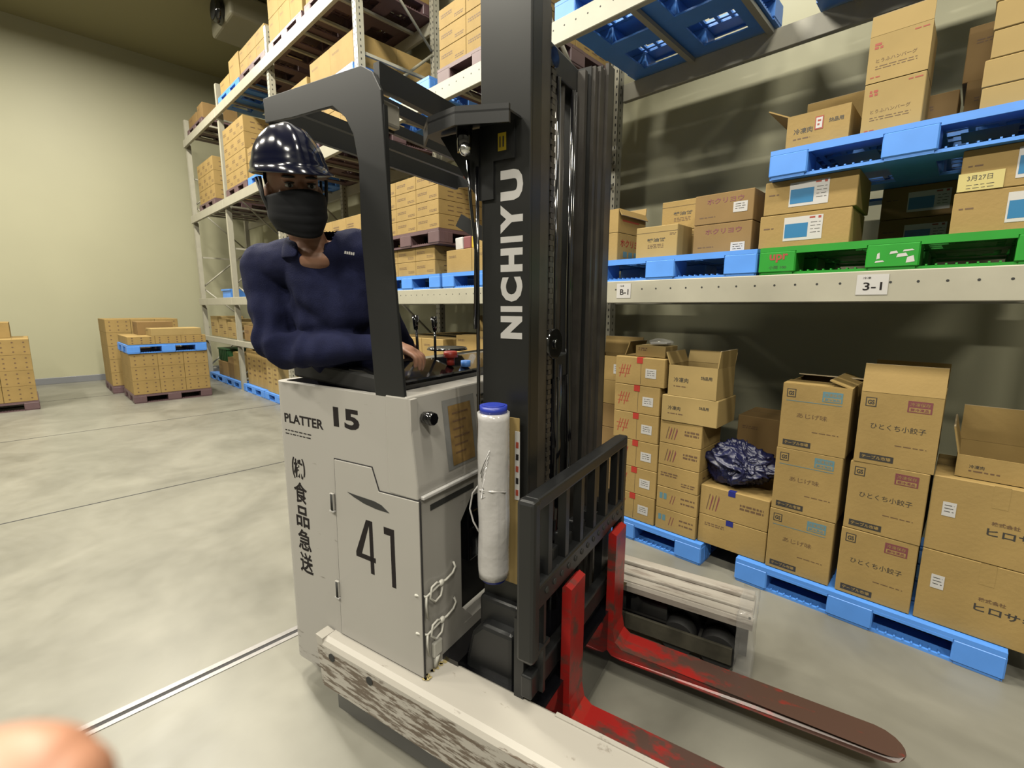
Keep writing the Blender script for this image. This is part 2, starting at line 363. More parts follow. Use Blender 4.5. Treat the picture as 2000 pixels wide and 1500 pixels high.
# ------------------------------------------------------------------ cartons
CM = ('card', 'ink', 'inkb', 'red', 'edge', 'cardin', 'maroonink', 'tealink', 'seam', 'white')
def stripes(b, x0, x1, z0, n, y, mi=2, hh=0.006, gap=0.012):
    for i in range(n):
        k = x0; r = random.Random(int((x0 * 100 + z0 * 1000 + i) * 10))
        while k < x1:
            l = min(r.uniform(0.008, 0.03), x1 - k); b.rect(k, k + l, z0 - i * gap, z0 - i * gap + hh, y, mi); k += l + 0.006
def art(b, w, d, h, style):
    y = -d / 2 - 0.0006; L = -w / 2
    if style == 'plain':
        stripes(b, L + w * .1, L + w * .4, h * .72, 2, y)
    elif style == 'wordy':
        stripes(b, L + w * .08, L + w * .5, h * .62, 2, y, 2, h * .06, h * .11)
        stripes(b, L + w * .6, L + w * .92, h * .3, 2, y, 2, h * .05, h * .1)
        xx = w / 2 + 0.0006
        for zz in (.3, .62):
            for q in range(3): b.rectx(-d * .3 + q * d * .2, -d * .3 + q * d * .2 + d * .13, h * zz, h * zz + h * .06, xx, 2)
    elif style == 'redtape':
        for i in range(4):
            b.face([(L + .03 + i * .02, y, h * .25 + (i % 2) * .02), (L + .036 + i * .02, y, h * .25 + (i % 2) * .02), (L + .056 + i * .02, y, h * .72), (L + .05 + i * .02, y, h * .72)], 3)
        stripes(b, L + .025, L + .11, h * .55, 2, y, 3, .004, .03)
        b.rect(0.01, 0.012, .01, h - .01, y, 8)
    elif style == 'scrawl':
        for i in range(4):
            b.face([(L + .04 + i * .018, y, h * .2), (L + .045 + i * .018, y, h * .2), (L + .062 + i * .018, y, h * .75 - (i % 2) * .02), (L + .057 + i * .018, y, h * .75)], 6 if i % 2 else 2)
        stripes(b, L + w * .6, L + w * .93, h * .6, 2, y, 2, .012, .02)
    elif style == 'squares':
        for i in range(2): b.rect(L + .02 + i * .028, L + .04 + i * .028, h * .45, h * .72, y, 7)
        for i in range(2): b.face([(L + .09 + i * .018, y, h * .3), (L + .094 + i * .018, y, h * .3), (L + .108 + i * .018, y, h * .7), (L + .104 + i * .018, y, h * .7)], 6)
        stripes(b, L + w * .6, L + w * .93, h * .62, 2, y, 2, .010, .03)
    elif style == 'stamp':
        b.text('冷凍肉', h * .16, (L + w * .12, y, h * .45), mi=1, bold=.01); b.text('納品用', h * .12, (L + w * .68, y, h * .6), mi=1, bold=.02)
        stripes(b, L + w * .12, L + w * .4, h * .3, 1, y)
    elif style in ('tealbox', 'maroonbox'):
        mi = 7 if style == 'tealbox' else 6
        b.rect(L + .02, L + .062, h - .068, h - .024, y, 1); b.rect(L + .024, L + .058, h - .064, h - .028, y - .0003, 0)
        b.text('GS', .022, (L + .028, y - .0006, h - .058), mi=1, bold=.04, wid=.026)
        x1 = w / 2 - .035; x0 = x1 - .085
        b.rect(x0, x1, h - .075, h - .022, y, mi)
        b.text('冷凍保存', .017, (x0 + .008, y - .0004, h - .046), mi=0, wid=.07)
        b.rect(x0 + .006, x1 - .006, h - .071, h - .052, y - .0003, 0); b.text('要冷凍品', .013, (x0 + .010, y - .0006, h - .068), mi=mi, bold=.02, wid=.064)
        if style == 'tealbox': b.rect(L + .02, w / 2 - .035, h - .088, h - .085, y, 7)
        if style == 'tealbox': b.text('あじげ味', .026, (L + .075, y, h * .5), mi=2, wid=.135)
        else: b.text('ひとくち小餃子', .028, (L + .05, y, h * .5), mi=1, wid=.20)
        stripes(b, L + w * .5, L + w * .88, h * .30, 1, y, 2, .004)
        b.rect(L + .022, L + .15, .018, .048, y, 1); b.text('テーブル市場', .018, (L + .03, y - .0004, .024), mi=0, wid=.11, bold=.02)
    elif style == 'kana':
        b.text('株式会社', .018, (L + .20, y, h * .50), mi=2, wid=.085, bold=.02)
        b.text('ヒロサキ', .034, (L + .19, y, h * .36), mi=1, wid=.19, bold=.02)
        b.rect(L + w * .46, L + w * .58, h * .72, h, y, 0)
    elif style == 'redkana':
        b.text('ホクリヨウ', .03, (L + .07, y, h * .66), mi=6, wid=w * .62, bold=.02)
        stripes(b, L + .03, L + .12, h * .22, 1, y)
    elif style == 'soy':
        b.text('醤油餅', .022, (L + w * .28, y, h * .5), mi=1, wid=w * .44, bold=.02); stripes(b, L + w * .3, L + w * .68, h * .4, 3, y, 2, .004, .009)
        b.rect(L, w / 2, h * .80, h * .812, y, 8); stripes(b, w / 2 - .05, w / 2 - .01, h * .72, 2, y, 2, .004, .008)
    elif style == 'roundmark':
        stripes(b, L + .02, L + .05, h - .04, 2, y, 3, .010, .014); stripes(b, w / 2 - .06, w / 2 - .012, h - .02, 1, y, 3, .005)
        b.text('とうふハンバーグ', .016, (L + .03, y, h * .42), mi=2, wid=w * .66); stripes(b, L + .03, w / 2 - .04, h * .33, 2, y, 2, .003, .010); stripes(b, L + .015, L + .05, .02, 1, y, 3, .005)
    elif style == 'redside':
        b.text('ホクリヨウ', .05, (w / 2 + .0006, -d * .40, h * .52), (0, 1, 0), (0, 0, 1), 3, .03, wid=d * .8); stripes(b, L + .03, L + .2, h * .5, 2, y)
        for q in range(3): b.rectx(-d * .3 + q * .07, -d * .3 + q * .07 + .05, h * .15, h * .36, w / 2 + .0006, 7)
    elif style == 'redside2':
        b.rectx(-d * .36, d * .25, h * .5, h * .58, w / 2 + .0006, 3)
    elif style == 'window':
        stripes(b, L + .02, L + .07, h * .58, 1, y, 2, .006)
    elif style == 'tall_mark':
        stripes(b, L + w * .3, L + w * .7, h * .7, 4, y, 2, h * .05, h * .14)
    if style == 'holes' or style == 'holesfront':
        x = w / 2 + .0008
        for i in range(3):
            for j in range(3):
                cy = -d / 2 + d * (i + .5) / 3; cz = h * (.2 + .3 * j); b.face([(x, cy + .013 * math.cos(a * 1.0472), cz + .011 * math.sin(a * 1.0472)) for a in range(6)], 2)
CMESH = {}
def body_mesh(w, d, h, style, m='card', hollow=False):
    k = (round(w, 3), round(d, 3), round(h, 3), style, m, hollow)
    if k in CMESH: return CMESH[k]
    b = MB(*((m,) + CM[1:]))
    if hollow:
        t = .006
        b.box(-w / 2, w / 2, -d / 2, -d / 2 + t, 0, h); b.box(-w / 2, w / 2, d / 2 - t, d / 2, 0, h)
        b.box(-w / 2, -w / 2 + t, -d / 2 + t, d / 2 - t, 0, h); b.box(w / 2 - t, w / 2, -d / 2 + t, d / 2 - t, 0, h)
        b.box(-w / 2 + t, w / 2 - t, -d / 2 + t, d / 2 - t, 0, t, 5)
    else:
        b.box(-w / 2, w / 2, -d / 2, d / 2, 0, h, bev=.003, seg=1)
        b.box(-w / 2 + .003, w / 2 - .003, -.0015, .0015, h, h + .0006, 8)
        b.face([(w / 2 + .0005, -.022, h - .05), (w / 2 + .0005, .022, h - .05), (w / 2 + .0005, .022, h - .001), (w / 2 + .0005, -.022, h - .001)], 2) if style in ('tealbox', 'maroonbox') else None
    art(b, w, d, h, style)
    CMESH[k] = b.mesh('carton'); return CMESH[k]

def flap_mesh(w, l, m='card'):
    b = MB(m, 'edge'); b.box(-w / 2, w / 2, -.003, .003, 0, l); b.box(-w / 2, w / 2, -.0031, .0031, l - .001, l + .0006, 1); return b.mesh('flap')

def carton(x, y, z, w, d, h, label, style='plain', group=None, rz=0.0, m='card', flaps=None, stick=None, tape=None, cat='box'):
    """x: left edge of the front, y: front face, z: underside"""
    loc = (x + w / 2, y + d / 2, z + .001)
    h = h - .002
    if not (flaps or stick or tape):
        return tag(obj('carton', body_mesh(w, d, h, style, m), None, loc, rz), label, cat, group)
    r = empty('carton', loc, rz, label, cat, group)
    obj('box_body', body_mesh(w, d, h, style, m, bool(flaps)), r)
    for side, ln, ang in (flaps or ()):                 # ang: 0 = standing up, + = leaning outwards
        if side == 'f': o = obj('flap', flap_mesh(w, ln, m), r, (0, -d / 2 + .003, h + .001)); o.rotation_euler = (rad(ang), 0, 0)
        if side == 'b': o = obj('flap', flap_mesh(w, ln, m), r, (0, d / 2 - .003, h + .001)); o.rotation_euler = (-rad(ang), 0, 0)
        if side == 'l': o = obj('flap', flap_mesh(d - .014, ln, m), r, (-w / 2 + .003, 0, h + .001)); o.rotation_euler = Matrix.Rotation(rad(90), 3, 'Z').to_euler(); o.matrix_local = Matrix.Translation(o.location) @ Matrix.Rotation(-rad(ang), 4, 'Y') @ Matrix.Rotation(rad(90), 4, 'Z')
        if side == 'r': o = obj('flap', flap_mesh(d - .014, ln, m), r, (w / 2 - .003, 0, h + .001)); o.matrix_local = Matrix.Translation(o.location) @ Matrix.Rotation(rad(ang), 4, 'Y') @ Matrix.Rotation(rad(90), 4, 'Z')
    for sk in (stick or ()):
        kind, sx, sz, sw, sh = sk
        b = MB('white', 'teal', 'red', 'ink', 'yellow'); y0 = -d / 2 - .0012
        if kind == 'white':
            b.box(sx, sx + sw, y0, y0 + .0007, sz, sz + sh); stripes(b, sx + sw * .15, sx + sw * .85, sz + sh * .75, 3, y0 - .0004, 3, .003, sh * .22); nm = 'shipping_label'
        elif kind == 'teal':
            b.box(sx, sx + sw, y0, y0 + .0007, sz, sz + sh); b.rect(sx + sw * .03, sx + sw * .63, sz + sh * .12, sz + sh * .72, y0 - .0004, 1)
            b.rect(sx + sw * .66, sx + sw * .80, sz + sh * .88, sz + sh * .95, y0 - .0004, 2); b.rect(sx + sw * .88, sx + sw * .95, sz + sh * .86, sz + sh * .96, y0 - .0004, 2)
            stripes(b, sx + sw * .70, sx + sw * .95, sz + sh * .7, 4, y0 - .0004, 3, .0025, sh * .14); nm = 'printed_label'
        elif kind == 'yellow':
            b.box(sx, sx + sw, y0 - .001, y0, sz, sz + sh, 4); b.text('3月27日', sh * .3, (sx + sw * .2, y0 - .0015, sz + sh * .55), mi=3, wid=sw * .55); stripes(b, sx + sw * .2, sx + sw * .8, sz + sh * .3, 2, y0 - .0015, 3, .002, .012); nm = 'sticky_note'
        elif kind == 'redcode':
            b.box(sx, sx + sw, y0, y0 + .0007, sz, sz + sh, 2); b.rect(sx + sw * .12, sx + sw * .88, sz + sh * .1, sz + sh * .9, y0 - .0004, 0); stripes(b, sx + sw * .3, sx + sw * .7, sz + sh * .6, 2, y0 - .0008, 2, sh * .14, sh * .3); nm = 'printed_label'
        b.build(nm, r)
    if tape:
        k, tx, tw, th = tape
        b = MB(k); b.box(tx, tx + tw, -d / 2 - .0012, -d / 2, h - th, h + .0008); b.box(tx, tx + tw, -d / 2, -d / 2 + th, h, h + .0008) if not flaps else None; b.build('tape', r)
    return r

ORD = ['bottom', 'second', 'third', 'fourth', 'fifth', 'sixth', 'seventh', 'eighth']
HOR = ['leftmost', 'second from left', 'third from left', 'fourth from left']
DEP = ['front', 'middle', 'rear']
def stack_grid(x, y, z, nx, ny, nz, h, where, style='wordy', m='card', W=1.08, D=1.08, jit=.004, skip=(), kind='brown carton', group=None, col_names=HOR, side=True):
    """cartons laid in rows on a pallet; those no one can see inside the block are left out"""
    cw, cd = W / nx, D / ny
    for k in range(nz):
        for i in range(nx):
            for j in range(ny):
                if (i, j, k) in skip: continue
                inner = 0 < i < nx - 1 and 0 < j < ny - 1
                hid = (j > 0 and i < nx - 1 and (k < nz - 1 or z > 1.4))
                if hid or (inner and k < nz - 1): continue
                lvl = 'topmost' if k == nz - 1 and nz > 1 else ORD[k]
                lab = 'brown carton %s, %s %s %s' % (where, lvl, DEP[2 if j else 0], ('left', 'right')[i] if nx == 2 else ('left', 'centre', 'right')[i])
                carton(x + i * cw + .002, y + j * cd + .002, z + k * h, cw - .004, cd - .004, h, lab, style, 'cartons ' + where, random.uniform(-jit, jit), m)

# ------------------------------------------------------------------ pallet rack
FY = 2.70; BY = 3.80
POSTX = [-12.10, -9.80, -7.38, -4.93, -2.40, 0.42]
rack = empty('pallet_rack', (-4.9, FY + .5, 0), 0, 'cream steel pallet racking running along the whole right wall', 'rack')
ro = (-4.9, FY + .5, 0)
PW = .085
for i, px in enumerate(POSTX):
    top = 6.3 if i >= 3 else 5.35
    for fy in (FY + .015, BY - .1):
        b = MB('rack', 'hole')
        b.box(px - PW / 2, px + PW / 2, fy, fy + .003, 0.004, top); b.box(px - PW / 2, px - PW / 2 + .003, fy, fy + .08, 0.004, top); b.box(px + PW / 2 - .003, px + PW / 2, fy, fy + .08, 0.004, top)
        b.box(px - PW / 2 + .003, px - PW / 2 + .02, fy + .077, fy + .08, 0.004, top); b.box(px + PW / 2 - .02, px + PW / 2 - .003, fy + .077, fy + .08, 0.004, top)
        b.box(px - .06, px + .06, fy - .02, fy + .10, 0, .006)
        if i >= 2:
            zz = .1
            while zz < top - .05:
                for s in (-.022, .022): b.rect(px + s - .006, px + s + .006, zz, zz + .022, fy - .0006, 1)
                b.rectx(fy + .03, fy + .042, zz, zz + .022, px + PW / 2 + .0006, 1)
                zz += .06
        b.build('upright_post', rack, ro)
    zz = .3; s = 1
    while zz + .85 < top:
        b = MB('rack'); y0, y1 = FY + .085, BY - .11
        b.cyl((px, y0, zz if s > 0 else zz + .8), (px, y1, zz + .8 if s > 0 else zz), .016, n=6); b.build('diagonal_brace', rack, ro); zz += .85; s = -s
    for zz in (.2, 1.1, 2.6, 4.2):
        b = MB('rack'); b.box(px - .016, px + .016, FY + .085, BY - .1, zz, zz + .03); b.build('cross_brace', rack, ro)
LV = dict(C=(1.60, 1.738), B=(3.30, 3.448), A=(4.80, 4.945))
def beam(x0, x1, z0, z1, y, front, holes=False):
    b = MB('rack', 'hole')
    if front: b.box(x0, x1, y, y + .045, z0, z1, bev=.004, seg=1)
    else: b.box(x0, x1, y, y + .045, z0, z1, bev=.004, seg=1)
    if holes:
        k = math.ceil((x0 + .1) / .0927) * .0927
        while k < x1 - .06:
            b.face([(k + .0055 * math.cos(a), y - .0006, z0 + (z1 - z0) * .62 + .0055 * math.sin(a)) for a in [t * math.pi / 4 for t in range(8)]], 1); k += .0927
    b.build('shelf_beam', rack, ro)
for i in range(5):
    x0, x1 = POSTX[i] + PW / 2, POSTX[i + 1] - PW / 2
    for k, (z0, z1) in LV.items():
        if k == 'A' and i == 4: continue
        beam(x0 - .04, x1 + .04, z0, z1, FY - .03, True, i >= 3 and k != 'A'); beam(x0, x1, z0, z1 - .01, BY - .04, False)
    if i < 2:
        beam(x0 - .04, x1 + .04, .85, .95, FY - .03, True); beam(x0, x1, .85, .95, BY - .04, False)
    for q in (.22, .42, .60, .82):
        for k, (z0, z1) in LV.items():
            if k == 'A' and i >= 3: continue
            xx = x0 + (x1 - x0) * q
            b = MB('rack'); b.box(xx - .02, xx + .02, FY + .015, BY - .04, z1 - .035, z1 - .006); b.build('deck_bar', rack, ro)
for t, lx, small in (('B-1', -1.66, '冷凍'), ('3-1', -.40, '冷凍')):
    b = MB('white', 'textk'); wd = .115 if t == '3-1' else .10
    b.box(lx, lx + wd, FY - .032, FY - .0305, 1.632, 1.722); b.text(t, .035, (lx + .025, FY - .0328, 1.652), mi=1, wid=wd * .6, bold=.012); b.text(small, .010, (lx + .022, FY - .0328, 1.702), mi=1, wid=.03)
    b.build('bay_label', rack, ro)
# ------------------------------------------------------------------ right bay, floor level
PZ = .14
pallet(-2.13, 2.72, 0, 'blue', 'bright blue plastic pallet on the floor under the red-taped cartons')
pallet(-.83, 2.72, 0, 'blue', 'bright blue plastic pallet on the floor under the large cartons, nearest the right edge')
for k in range(6):
    s = .025 if k == 5 else 0
    carton(-1.69 + random.uniform(-.006, .006), 2.75, PZ + k * .1855, .33 + s, .26, .1855, 'red-taped carton with white label beside the mast, %s' % ('topmost' if k == 5 else ORD[k] + ' from the floor' if k else 'lowest'),
           'redtape', None, random.uniform(-.01, .01), stick=[('white', .045, .055, .075, .06)], tape=('redtape', -.02, .042, .038))
TOPA = PZ + 6 * .1855
carton(-1.58, 2.80, TOPA, .21, .17, .075, 'small shallow carton lying on top of the red-taped stack', 'plain', m='card2')
b = MB('clear', 'white')
b.ell((0, 0, .022), (.085, .06, .022), 0, 14); b.box(-.06, .05, -.03, .03, .008, .02, 1)
for v in b.bm.verts: v.co += Vector(noise.noise_vector(v.co * 30)) * .012
for v in b.bm.verts: v.co.z = max(v.co.z, .002)
o = b.build('wrapped_packet'); o.location = (-1.44, 2.88, TOPA + .076); tag(o, 'crinkled clear plastic packet lying on the small shallow carton', 'packet')
for k in range(6):
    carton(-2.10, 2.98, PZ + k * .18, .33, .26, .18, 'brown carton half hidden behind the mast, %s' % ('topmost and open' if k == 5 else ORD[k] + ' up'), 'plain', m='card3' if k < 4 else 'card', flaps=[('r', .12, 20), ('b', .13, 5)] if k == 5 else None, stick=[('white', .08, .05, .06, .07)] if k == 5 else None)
zb = PZ
for k, st in enumerate(('squares', 'squares', 'wordy', 'scrawl', 'scrawl')):
    carton(-1.352, 2.75, zb, .268, .30, .146, 'flat brown carton, %s of the stack between red-taped cartons and blue bundle' % (ORD[k] if k else 'lowest'), st, None, random.uniform(-.012, .012)); zb += .146
carton(-1.35, 2.745, zb, .345, .30, .165, 'wider brown carton jutting out near the top of the middle stack', 'stamp', None, .02, m='card2'); zb += .165
carton(-1.315, 2.75, zb, .30, .26, .19, 'open carton crowning the middle stack, printed flap standing at its right', 'stamp', None, -.02, m='card2', flaps=[('b', .08, 20), ('r', .10, 6), ('l', .08, 20)])
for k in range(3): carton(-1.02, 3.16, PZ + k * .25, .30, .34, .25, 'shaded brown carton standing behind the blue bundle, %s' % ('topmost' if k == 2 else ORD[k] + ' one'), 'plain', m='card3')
for k in range(2):
    carton(-1.075, 2.765, PZ + k * .185, .385, .40, .185, 'wide carton with blue tape patch, %s the blue bundle' % ('directly beneath' if k else 'lower of the two beneath'), 'scrawl' if k else 'plain', None, 0.0, tape=('bluetape', -.03, .04, .03))
# crumpled bundle
b = MB('navybag'); r = bmesh.ops.create_icosphere(b.bm, subdivisions=6, radius=1)
for v in b.bm.verts:
    p = v.co.copy(); n = p.normalized()
    th = math.atan2(p.y, p.x)
    q = Vector((p.x * (.158 + .03 * math.sin(th * 2 + 1)), p.y * .13, p.z * (.130 + .05 * p.x * -1)))
    w1 = noise.noise(p * 1.3 + Vector((5, 2, 1)))
    fold = 1 - abs(math.sin(th * 4 + p.z * 2.2 + w1 * 5)); fold2 = 1 - abs(math.sin(p.x * 7 + p.z * 5 + noise.noise(p * 2.1) * 6))
    f = w1 * .05 + fold ** 2 * .035 * (1 - abs(p.z) * .5) + fold2 ** 3 * .022 + noise.noise(p * 7) * .006
    q += Vector((n.x, n.y, n.z * .8)) * (f - .01); q.z += .125
    if q.z < .003: q.z = .003
    v.co = q
for f in b.bm.faces: f.smooth = True
o = b.build('plastic_bundle'); o.location = (-.885, 2.90, PZ + .373); tag(o, 'crumpled dark navy plastic bundle lying on the wide brown cartons', 'bag')
for k in range(3):
    last = k == 2
    carton(-.685 + .004 * k, 2.755, PZ + k * .347, .30, .42, .347, 'brown carton with blue printed panel, %s of its stack of three' % ('topmost' if last else ('middle', 'lowest')[k == 0]), 'tealbox', None, random.uniform(-.01, .01), flaps=[('f', .13, -88), ('b', .12, -80), ('r', .1, -70)] if last else None)
for k in range(3):
    last = k == 2
    carton(-.355 + .006 * k, 2.755, PZ + k * .347, .295, .42, .347, 'brown carton with maroon printed panel, %s of its stack of three' % ('topmost with raised flap' if last else ('middle', 'lowest')[k == 0]), 'maroonbox', None, random.uniform(-.01, .01), flaps=[('f', .135, -14), ('b', .12, 10)] if last else None)
for k in range(2):
    carton(-.045, 2.76, PZ + k * .349, .415, .44, .349, 'large brown carton with katakana lettering and small white label, %s' % ('upper of two' if k else 'lower of two'), 'kana', None, .004, stick=[('white', -.165, .17, .045, .065)], m='card')
carton(.02, 2.80, PZ + .70, .345, .36, .10, 'low open carton with tall rear flap on the large katakana cartons', 'stamp', None, 0, flaps=[('b', .17, 0), ('l', .12, 12)])

# ------------------------------------------------------------------ right bay, level C
ZC = 1.74
pallet(-1.95, 2.72, ZC, 'blue', 'bright blue plastic pallet on the middle shelf, left of the green pallet')
pallet(-.84, 2.72, ZC, 'green', 'green plastic pallet with worn white marks on the middle shelf')
z1 = ZC + .14
for k in range(2): carton(-1.245, 2.82, z1 + k * .167, .325, .38, .167, 'brown carton with red katakana print and white label, %s' % ('upper one' if k else 'lower one'), 'redkana', stick=[('white', .055, .05 if k else .0, .075, .055)], m='card3')
for k in range(2): carton(-1.545, 3.0, z1 + k * .185, .285, .36, .185, 'brown carton with three dark characters, set back, %s' % ('upper one' if k else 'lower one'), 'soy')
carton(-1.60, 2.78, z1, .275, .20, .19, 'pale carton with three dark characters at the front of the blue pallet', 'soy', m='card2')
carton(-2.05, 2.80, z1, .30, .36, .185, 'carton with bold red print on its side, beside the mast, lower', 'redside')
carton(-2.05, 2.80, z1 + .186, .30, .36, .15, 'open carton with pale flap edge beside the mast, upper', 'redside2', flaps=[('r', .05, 150), ('b', .05, 10)])
for k in range(2):
    carton(-.865 + .012 * k, 2.77, z1 + k * .166, .40, .34, .166, 'blue-labelled carton on the green pallet, left pair, %s' % ('upper' if k else 'lower'), 'window', stick=[('teal', -.085, .03, .17, .115)])
    carton(-.115 + .01 * k, 2.77, z1 + k * .166, .42, .34, .166, 'blue-labelled carton on the green pallet, right pair, %s' % ('upper, with yellow note' if k else 'lower'), 'window', stick=[('teal', -.05, .03, .19, .115)] + ([('yellow', -.215, .002, .135, .07)] if k else []))
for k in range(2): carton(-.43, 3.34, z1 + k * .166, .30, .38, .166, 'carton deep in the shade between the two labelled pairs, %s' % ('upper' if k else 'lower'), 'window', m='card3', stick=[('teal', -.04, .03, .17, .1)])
z2 = z1 + .332
pallet(-.83, 2.72, z2, 'blue', 'upper blue plastic pallet resting on the blue and white labelled cartons')
z3 = z2 + .14
carton(-.785, 2.80, z3, .265, .34, .17, 'open carton with small red label on the upper blue pallet', 'stamp', stick=[('redcode', -.01, .08, .035, .06)], flaps=[('b', .155, 0), ('l', .11, 62)])
carton(-.475, 2.80, z3, .215, .24, .225, 'small square carton, lower of two stacked on the upper blue pallet', 'roundmark', m='card2')
carton(-.475, 2.80, z3 + .226, .215, .24, .195, 'small square carton, upper of two, its front flap standing up', 'roundmark', m='card2', flaps=[('f', .085, -4)])
carton(-.30, 3.06, z3, .14, .20, .20, 'narrow brown carton half hidden behind the small square cartons', 'plain', m='card3')
for k in range(6): carton(-.075 + random.uniform(-.01, .01), 2.82, z3 + k * .104, .42, .32, .104, 'flat blank carton, %s of the tall stack at the right edge' % ('topmost' if k == 5 else ORD[k]), 'blank', None, random.uniform(-.01, .01), m='card2')
carton(-.15, 3.30, z3, .33, .36, .30, 'dark brown carton behind the tall stack at the right edge, lower', 'plain', m='card3'); carton(-.17, 3.32, z3 + .301, .33, .36, .25, 'dark brown carton behind the tall stack at the right edge, upper', 'plain', m='card3')

# ------------------------------------------------------------------ right bay, level B
ZB = 3.45
pallet(-2.26, 2.72, ZB, 'blue', 'blue plastic pallet seen from below on the upper shelf, nearer the mast')
pallet(-.93, 2.72, ZB, 'blue', 'blue plastic pallet seen from below on the upper shelf, at the top right edge')

# ------------------------------------------------------------------ bay between mast and guard post
pallet(-4.69, 2.72, ZC, 'blue', 'blue plastic pallet on the middle shelf seen just right of the guard post')
pallet(-3.555, 2.72, ZC, 'blue', 'blue plastic pallet on the middle shelf seen just left of the mast')
stack_grid(-4.67, 2.76, z1, 3, 2, 2, .135, 'below the maroon pallet right of the guard post', W=.96)
pallet(-4.69, 2.72, z1 + .271, 'maroon', 'maroon plastic pallet stacked on cartons on the middle shelf right of the guard post')
stack_grid(-4.67, 2.74, z1 + .412, 3, 2, 4, .128, 'on the maroon pallet right of the guard post', W=1.06)
stack_grid(-3.535, 2.76, z1, 3, 2, 1, .20, 'on the middle shelf just left of the mast', 'plain', W=1.06)
carton(-3.14, 2.78, z1 + .2, .36, .3, .16, 'white-labelled carton standing on cartons just left of the mast', 'plain', stick=[('white', .05, .03, .07, .08)])
carton(-3.48, 3.3, z1 + .2, .8, .45, .40, 'large shaded carton at the rear of the shelf left of the mast', 'plain', m='card3')
carton(-3.30, 3.2, z1 + .602, .60, .45, .26, 'large carton on top at the rear of the shelf left of the mast', 'plain')
for i in range(3):
    b = MB(('white', 'maroonink', 'ylw')[i]); b.box(-.05, .05, -.03, .03, 0, .11, bev=.01)
    for v in b.bm.verts: v.co += Vector(noise.noise_vector(v.co * 14 + Vector((i, 0, 0)))) * .008
    b.bm.verts.ensure_lookup_table(); zz = min(v.co.z for v in b.bm.verts)
    for v in b.bm.verts: v.co.z -= zz
    o = b.build('plastic_pouch'); o.location = (-3.41 + i * .11, 2.84, z1 + .2); tag(o, ('white', 'maroon', 'yellow')[i] + ' plastic pouch standing on cartons left of the mast', 'bag')
# floor level behind the truck
for i, px in enumerate((-4.70, -3.57)):
    pallet(px, 2.72, 0, 'blue', 'blue plastic pallet on the floor behind the truck, %s' % ('left' if i == 0 else 'right'))
stack_grid(-4.67, 2.76, PZ, 3, 2, 5, .225, 'on the floor behind the truck console', 'plain', W=1.06)
stack_grid(-3.535, 2.76, PZ, 3, 2, 5, .205, 'on floor behind the levers', 'plain', W=1.06)
carton(-3.46, 2.80, PZ + 5 * .205, .30, .3, .15, 'carton seen behind the levers, on the floor stack', 'plain'); carton(-3.14, 2.78, PZ + 5 * .205, .34, .3, .20, 'open white-labelled carton on the floor stack left of the mast', 'plain', stick=[('white', .06, .05, .07, .08)], flaps=[('r', .14, 40), ('l', .14, 20)])

pallet(-4.78, 2.72, ZB, 'blue', 'blue plastic pallet on the upper shelf seen above the guard bars')
pallet(-3.565, 2.72, ZB, 'maroon', 'maroon plastic pallet on the upper shelf just left of the mast')
stack_grid(-3.555, 2.74, ZB + .14, 3, 2, 3, .155, 'on the upper shelf just left of the mast', W=1.06)

# ------------------------------------------------------------------ bays further left
P = [(-7.30, 'left'), (-6.12, 'right')]
for i, (px, nm) in enumerate(P):
    w0 = 'on middle shelf behind the driver, %s load' % nm
    pallet(px, 2.72, ZC, 'blue', 'blue plastic pallet on the middle shelf behind the driver, %s one' % nm)
    stack_grid(px + .01, 2.74, z1, 3, 2, 3, .21 + .03 * i, w0)
    pallet(px, 2.72, 4.95, 'maroon', 'maroon plastic pallet on the top shelf above the driver, %s one' % nm)
    stack_grid(px + .01, 2.74, 5.09, 3, 2, 3, .30, 'on top shelf above the driver, %s load' % nm, 'plain')
pallet(-7.30, 2.72, ZB, 'maroon', 'maroon plastic pallet on the upper shelf directly above the helmet')
stack_grid(-7.29, 2.74, ZB + .14, 3, 2, 3, .26, 'on the upper shelf directly above the helmet')
pallet(-6.12, 2.72, ZB, 'maroon', 'maroon plastic pallet on the upper shelf seen through the guard arch')
stack_grid(-6.11, 2.74, ZB + .14, 3, 2, 2, .205, 'on the upper shelf seen through the guard arch')
pallet(-6.12, 2.72, ZB + .551, 'blue', 'blue plastic pallet stacked on cartons high beside the perforated post')
stack_grid(-6.11, 2.74, ZB + .692, 2, 2, 1, .32, 'on the raised blue pallet', 'plain')
# bay 4
pallet(-9.72, 2.72, ZB, 'maroon', 'maroon plastic pallet under the tall load left of the helmet')
stack_grid(-9.71, 2.74, ZB + .14, 3, 2, 4, .245, 'in the tall load left of the helmet')
pallet(-8.55, 2.72, ZB, 'blue', 'blue plastic pallet behind the helmet brim on the upper shelf')
stack_grid(-8.54, 2.74, ZB + .14, 3, 2, 2, .22, 'on the upper shelf behind the helmet')
pallet(-9.70, 2.72, 4.95, 'blue', 'blue plastic pallet on the top shelf, third load from the far end')
for i in range(2): carton(-9.66 + .52 * i, 2.76, 5.09, .50, .5, .30 - .06 * (i == 0) + .1 * (i == 1), 'tall carton on the blue pallet of the top shelf, %s' % ('left' if i == 0 else 'right'), 'plain')
pallet(-8.55, 2.72, 4.95, 'maroon', 'maroon plastic pallet on the top shelf, left of the tallest load')
stack_grid(-8.54, 2.74, 5.09, 3, 2, 2, .17, 'on the top shelf, left of the tallest load', 'plain')
